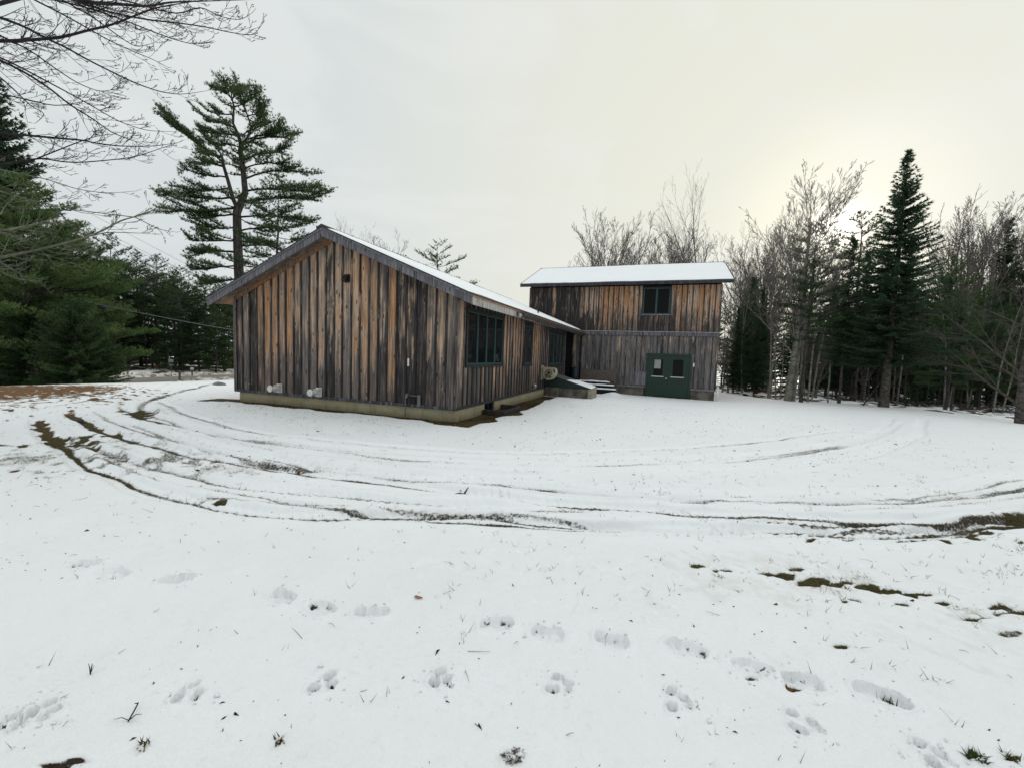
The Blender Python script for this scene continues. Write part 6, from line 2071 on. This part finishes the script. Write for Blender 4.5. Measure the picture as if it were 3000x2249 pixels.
for pts, cv_, r0, d0, d1, dn, dk in LIMB:
    r0 = r0 * (.72 if dk else .58)
    k = len(pts)
    P = np.array([at(*cv_(*p_), d0 + (d1 - d0) * i / (k - 1)) for i, p_ in enumerate(pts)])
    # smooth it, then root it in the trunk
    t = np.linspace(0, k - 1, (k - 1) * 4 + 1)
    Q_ = np.c_[[np.interp(t, np.arange(k), P[:, c]) for c in range(3)]].T
    for _ in range(2):
        Q_[1:-1] = (Q_[:-2] + 2 * Q_[1:-1] + Q_[2:]) / 4
    hgt = float(np.clip(Q_[0][2] - .4, 1.6, 8.0))
    root = TB + np.array([.1, .08, 0]) + np.array([0, 0, hgt - TB[2]])
    lead = bez(root, Q_[0], .15, 6, rg, .03)[:-1]
    path = np.r_[lead, Q_] - TB
    n = len(path)
    rad = np.r_[np.linspace(r0 * 1.7, r0 * 1.05, 5), r0 * (1 - np.linspace(0, 1, n - 5)) ** .75 + .0022]
    out = [(0, path, rad)]
    tot = np.linalg.norm(np.diff(path[5:], axis=0), axis=1).sum()
    for j in range(int(tot * 13 * dn)):
        i = rg.integers(6, n - 2)
        f = (i - 5) / (n - 5)
        d = unit((path[i + 1] - path[i])[None])[0]
        perp = unit(np.cross(d, FW + rg.normal(0, .35, 3))[None])[0] * rg.choice([-1, 1])
        a = rg.uniform(.45, .95)
        L_ = rg.uniform(.14, .55) * (1.15 - .6 * f) * (1 if r0 > .01 else .7)
        grow2(rg, path[i], d * math.cos(a) + perp * math.sin(a), L_, max(rad[i] * .30, .0024), 1, out,
              [None, (5, 3, .5, .6, .09, .035, .3), (4, 2, .5, .6, .1, .05, .3), (3, 0, 0, 0, .1, .05)])
    out.append((1, np.array([path[-1], path[-1] + (path[-1] - path[-2]) * 1.0 + [0, 0, .03]]), np.array([.0028, .0018])))
    link('limb', lines_mesh('limb', out, M_TWIGD if dk else M_TWIGG, (7, 4, 3, 3, 3)), nt)

# ---- cables
def cable(name, pts, r, m, lab, sag=.25):
    P = np.array(pts)
    t = np.linspace(0, 1, 20)
    q = P[0][None] * (1 - t)[:, None] + P[1][None] * t[:, None]
    q[:, 2] -= sag * 4 * t * (1 - t)
    mb = MB().tube([tuple(x) for x in q], r, 6)
    return tag(mb.build(name, m), lab, 'cable')


cable('service_cable', (at(60, 838, 24), at(690, 968, 20)), .014, M_PIPE, 'thick grey cable slung in front of the left wood towards the cabin', .12)
sb = at(300, 899, 22.7)
tag(MB().tube([tuple(sb + RT * -.25 + UP * .03), tuple(sb + RT * -.2), tuple(sb + RT * .2 + UP * -.08), tuple(sb + RT * .25 + UP * -.09)], [.04, .09, .09, .04], 10).build('splice_box', M_BLACK), 'black splice case hanging on the thick cable', 'cable box')
for k, (a, e) in enumerate((((235, 610), (720, 862)), ((255, 655), (640, 838)), ((225, 660), (560, 800)))):
    cable('power_line', (at(*a, 34), at(*e, 46)), .012, M_PIPE, ('highest', 'middle', 'lowest')[k] + ' of the thin power lines in the sky left of the tall pine', .1)
# ------------------------------------------------------------------ small stuff on the snow
RG = np.random.default_rng(201)
# thawed grass: short blades where the snow is gone, sparse stubble elsewhere
bare_n = BARE_SHADE + (vn(GX, GY, .09, 150) - .5) * .5
isG = (WG / tot) * (WD / tot < .6)
w1 = np.where((bare_n > .50) & (Rr < 22) & (Rr > .9), 1.0, 0) * np.clip(isG + .15, 0, 1) * np.minimum(Rr, 9) ** 2
stub = sstep(.10, .5, BARE_SHADE) * .25 + .006
# sparse stubble concentrated on the right foreground and around the left ruts
reg = np.exp(-(((GX - 9.0) / 3.2) ** 2 + ((GY + 3.4) / 2.2) ** 2)) + .7 * np.exp(-(((GX + 4.5) / 2.8) ** 2 + ((GY + .9) / 1.6) ** 2)) + .10
w2 = np.where((Rr < 16) & (Rr > .8), 1.0, 0) * reg * (vn(GX, GY, .5, 151) ** 3) * Rr ** 2
for w_, num, hlo, hhi, wd_, nm, lab in ((w1, 26000, .018, .055, .006, 'grass', 'matted olive grass in the thawed tyre ruts'), (w2, 6600, .02, .085, .0038, 'grass_stubble', 'sparse grass blades poking through the snow')):
    pr = w_ / w_.sum()
    ids = RG.choice(len(GX), num, p=pr)
    if nm == 'grass_stubble':       # stubble grows in small tussocks
        ids = np.repeat(ids[:num // 3], 3)
    P = np.c_[GX[ids], GY[ids], GZ[ids]] + np.c_[RG.normal(0, .012, (len(ids), 2)), np.full(len(ids), -.004)]
    h = RG.uniform(hlo, hhi, len(ids))
    d = np.c_[RG.normal(0, .75, (len(ids), 2)), np.ones(len(ids)) * (.55 if nm == 'grass' else .9)]
    v, f, t = needles(P, unit(d), h, wd_, 1, .1, RG, RG.random(len(ids)))
    if nm == 'grass':
        m_gr = leaf_mat('thawed_grass', (.050, .046, .016), (.125, .105, .045), (.24, .15, .06))
    tag(link(nm, np_mesh(nm, v, f, m_gr, False, {'tint': t})), lab, kind='stuff')
# grit, bud scales and crumbs of bark over the snow
w3 = np.where((Rr < 18) & (Rr > .7), 1.0, 0) * (vn(GX, GY, 1.1, 152) ** 2 + .08) * Rr ** 1.7 * (BARE_SHADE < .5)
ids = RG.choice(len(GX), 3000, p=w3 / w3.sum())
s = RG.gamma(1.2, .0024, len(ids)) + .0014
s *= np.clip(Rr[ids] / 6, .7, 1.15)
P = np.c_[GX[ids], GY[ids], GZ[ids] + .001]
az = RG.uniform(0, 6.28, len(ids))
el = RG.uniform(1, 3.2, len(ids))
dx, dy = np.c_[np.cos(az), np.sin(az)] * (s * el)[:, None], np.c_[-np.sin(az), np.cos(az)] * s[:, None]
V = np.empty((len(ids), 4, 3))
for k, (a, c, z) in enumerate(((-1, -.5, 0), (1, -.2, 0), (.3, 1, 0), (0, 0, 1.2))):
    V[:, k, :2] = P[:, :2] + dx * a + dy * c
    V[:, k, 2] = P[:, 2] + z * s
f = (np.arange(len(ids)) * 4)[:, None, None] + np.array([[0, 1, 3], [1, 2, 3], [2, 0, 3]])[None]
m_crumb = leaf_mat('bark_crumbs', (.020, .017, .014), (.085, .062, .042), (.20, .12, .05))
tag(link('litter', np_mesh('litter', V.reshape(-1, 3), f.reshape(-1, 3), m_crumb, False, {'tint': np.repeat(RG.random(len(ids)), 4)})), 'dark crumbs of bark and bud scales scattered on the snow', kind='stuff')
# fallen needles and thin twigs lying on the snow
w4 = np.where((Rr < 14) & (Rr > .8), 1.0, 0) * (vn(GX, GY, 1.7, 153) ** 2 + .1) * Rr ** 2
ids = RG.choice(len(GX), 650, p=w4 / w4.sum())
L_ = []
for i_ in ids:
    a = RG.uniform(0, 6.28)
    l = RG.gamma(2.0, .028)
    p = np.array([GX[i_], GY[i_], GZ[i_] + .003])
    e = p + np.array([math.cos(a) * l, math.sin(a) * l, RG.uniform(-.002, .014)])
    L_.append((np.array([p, (p + e) / 2 + RG.normal(0, .004, 3) + [0, 0, .003], e]), np.array([.0016, .0014, .0008])))
v, q = tubes(L_, 3)
tag(link('fallen_twigs', np_mesh('fallen_twigs', v, q, M_TWIG)), 'thin fallen twigs and stalks lying on the snow', kind='stuff')
# forest floor sticks and leaf litter lumps
L_ = []
for k in range(420):
    x_ = RG.uniform(9, 32)
    y_ = max(18.6 + .2 * (x_ - 9), 34.5 - 1.1 * x_) + RG.gamma(1.5, 4)
    a, l = RG.uniform(0, 6.28), RG.gamma(2.2, .45)
    z_ = gz(x_, y_) + .06
    p = np.array([x_, y_, z_])
    e = p + np.array([math.cos(a) * l, math.sin(a) * l, RG.uniform(-.05, .35) * l])
    L_.append((bez(p, e, .05, 5, RG, .04), np.linspace(.035, .010, 5) * RG.uniform(.4, 1.2)))
v, q = tubes(L_, 4)
tag(link('brushwood', np_mesh('brushwood', v, q, M_SBARK)), 'dead sticks strewn over the snowy woodland floor', kind='stuff')
# dry leaves on the thawed strips
msk_ = (BARE_SHADE > .6) & (Rr < 26) & (Rr > 6) & (WD / tot > .25) & (GY < 9) & (GY > -2)
ids = RG.choice(np.nonzero(msk_)[0], 1100)
P = np.c_[GX[ids], GY[ids], GZ[ids] + .012]
a1 = unit(np.c_[RG.normal(size=(len(ids), 2)), RG.normal(0, .3, len(ids))])
a2 = unit(np.cross(a1, np.c_[RG.normal(0, .4, (len(ids), 2)), np.ones(len(ids))]))
sz = RG.uniform(.014, .034, len(ids))[:, None]
V = np.stack([P - a1 * sz * 1.3, P + a2 * sz * .7 + [0, 0, .006], P + a1 * sz * 1.3, P - a2 * sz * .7 + [0, 0, .006]], 1)
m_lf = leaf_mat('dry_leaves', (.060, .032, .015), (.19, .115, .055), (.30, .20, .10))
tag(link('dry_leaves', np_mesh('dry_leaves', V.reshape(-1, 3), np.arange(len(ids) * 4).reshape(-1, 4), m_lf, False, {'tint': np.repeat(RG.random(len(ids)), 4)})), 'dry brown leaves along the cabin foundation', kind='stuff')


# single things lying in the snow
def on_snow(u, v):
    c = gp(u, v)
    i_ = int(np.argmin((GX - c[0]) ** 2 + (GY - c[1]) ** 2))
    return np.array([GX[i_], GY[i_], GZ[i_]])


c = on_snow(1355, 1437)
mb = MB().tube([(-.16, .02, .0), (-.05, 0, .035), (.06, -.01, .03), (.14, -.02, .0)], [.012, .022, .022, .012], 7).tube([(.02, 0, .03), (.05, .03, .10), (.075, .05, .155)], [.017, .012, .006], 6).tube([(.06, -.01, .03), (.12, -.06, .06)], [.012, .006], 6)
mb.v = [(x * .75, y * .75, z * .7) for x, y, z in mb.v]
tag(mb.build('fallen_stick', M_SBARK, None, tuple(c)), 'forked grey stick lying in the wheel rut below the cabin corner', 'stick')
c = on_snow(232, 1225)
mb = MB().tube([(-.22, .0, .02), (-.06, .02, .05), (.10, 0, .04), (.30, -.05, .02)], [.03, .05, .05, .015], 7)
tag(mb.build('fallen_stick', M_SBARK, None, tuple(c)), 'dark stub of wood at the head of the left tyre rut', 'stick')
c = on_snow(1225, 1752)
mb = MB().add([(-.032, 0, .006), (-.008, -.014, .012), (.03, -.004, .008), (.036, .004, .014), (.0, .016, .008), (-.022, .012, .012)], [(0, 1, 5), (1, 4, 5), (1, 2, 4), (2, 3, 4)])
tag(mb.build('fallen_leaf', plain('orange_leaf', (.30, .14, .05), (.22, .10, .04), .7), None, tuple(c)), 'single orange brown leaf on clean snow above the boot prints', 'leaf')
c = on_snow(398, 2095)
mb = MB().tube([(-.075, .035, .012), (-.04, .03, .03), (-.01, .0, .03), (.0, -.03, .006)], [.0016, .003, .0032, .003], 5).tube([(.0, -.028, .008), (.02, -.012, .03), (.05, -.004, .036)], [.0024, .002, .001], 4) \
    .tube([(-.002, -.026, .008), (-.03, -.036, .02), (-.06, -.05, .012)], [.002, .0016, .001], 4).tube([(.012, -.02, .02), (.03, -.03, .03)], [.0016, .001], 4)
tag(mb.build('fallen_twig', M_TWIGD, None, tuple(c)), 'curved dark twig poking from the snow at the lower left', 'twig')
c = on_snow(263, 1970)
mb = MB().tube([(0, 0, 0), (-.012, .004, .028), (-.034, .01, .04)], [.0022, .0022, .001], 5).tube([(0, 0, 0), (.004, .004, .035), (.006, .006, .055)], [.003, .0026, .0012], 5).tube([(.002, .002, .01), (.018, .008, .05)], [.0016, .0008], 4)
tag(mb.build('plant_sprig', M_TWIGD, None, tuple(c)), 'small forked dark sprig standing in the lower left snow', 'sprig')
for (u, v, lab, n_, sc_) in ((2850, 2215, 'dark green weed tuft at the lower right edge of the snow', 26, 1.0), (2970, 2225, 'dry weed tuft in the lower right corner', 18, .8), (2612, 2052, 'green weed tuft in a boot hollow on the right', 34, .9),
                             (420, 2180, 'small pale seedling tuft near the bottom left', 12, .6), (815, 2175, 'thin grass tuft near the bottom, left of centre', 12, .6)):
    c = on_snow(u, v)
    P = np.c_[RG.normal(0, .022 * sc_, (n_, 2)), np.zeros(n_)]
    d = np.c_[RG.normal(0, .8, (n_, 2)), np.ones(n_) * .8]
    vv, ff_, tt = needles(P, unit(d), .055 * sc_, .007, 2, .2, RG, RG.random(n_))
    tag(link('weed_tuft', np_mesh('weed_tuft', vv, ff_, m_gr if 'green' not in lab else leaf_mat('green_weed', (.02, .045, .012), (.05, .085, .025)), False, {'tint': tt}), loc=tuple(c)), lab, 'weed')

# crumbs of snow kicked up round the prints
RG = np.random.default_rng(303)
V, Q = [], []
for (u, v) in BOOT + PAW:
    c0 = gp(u * PX, v * PX)
    for _ in range(16):
        a, r = RG.uniform(0, 6.28), RG.uniform(.05, .17)
        x_, y_ = c0[0] + math.cos(a) * r, c0[1] + math.sin(a) * r * .8
        i_ = int(np.argmin((GX - x_) ** 2 + (GY - y_) ** 2))
        s_ = RG.gamma(2.0, .0022) + .002
        o_ = len(V)
        for dx_, dy_, dz_ in ((1, 0, 0), (-.4, .9, 0), (-.5, -.8, 0), (.1, .1, 1.2), (.0, .0, -.5)):
            V.append((x_ + dx_ * s_ * RG.uniform(.7, 1.3), y_ + dy_ * s_ * RG.uniform(.7, 1.3), GZ[i_] + .3 * s_ + dz_ * s_))
        Q += [(o_, o_ + 1, o_ + 3), (o_ + 1, o_ + 2, o_ + 3), (o_ + 2, o_, o_ + 3), (o_ + 1, o_, o_ + 4), (o_ + 2, o_ + 1, o_ + 4), (o_, o_ + 2, o_ + 4)]
tag(link('snow_crumbs', np_mesh('snow_crumbs', np.array(V), np.array(Q), M_RSNOW)), 'crumbs of snow kicked up round the footprints', kind='stuff')
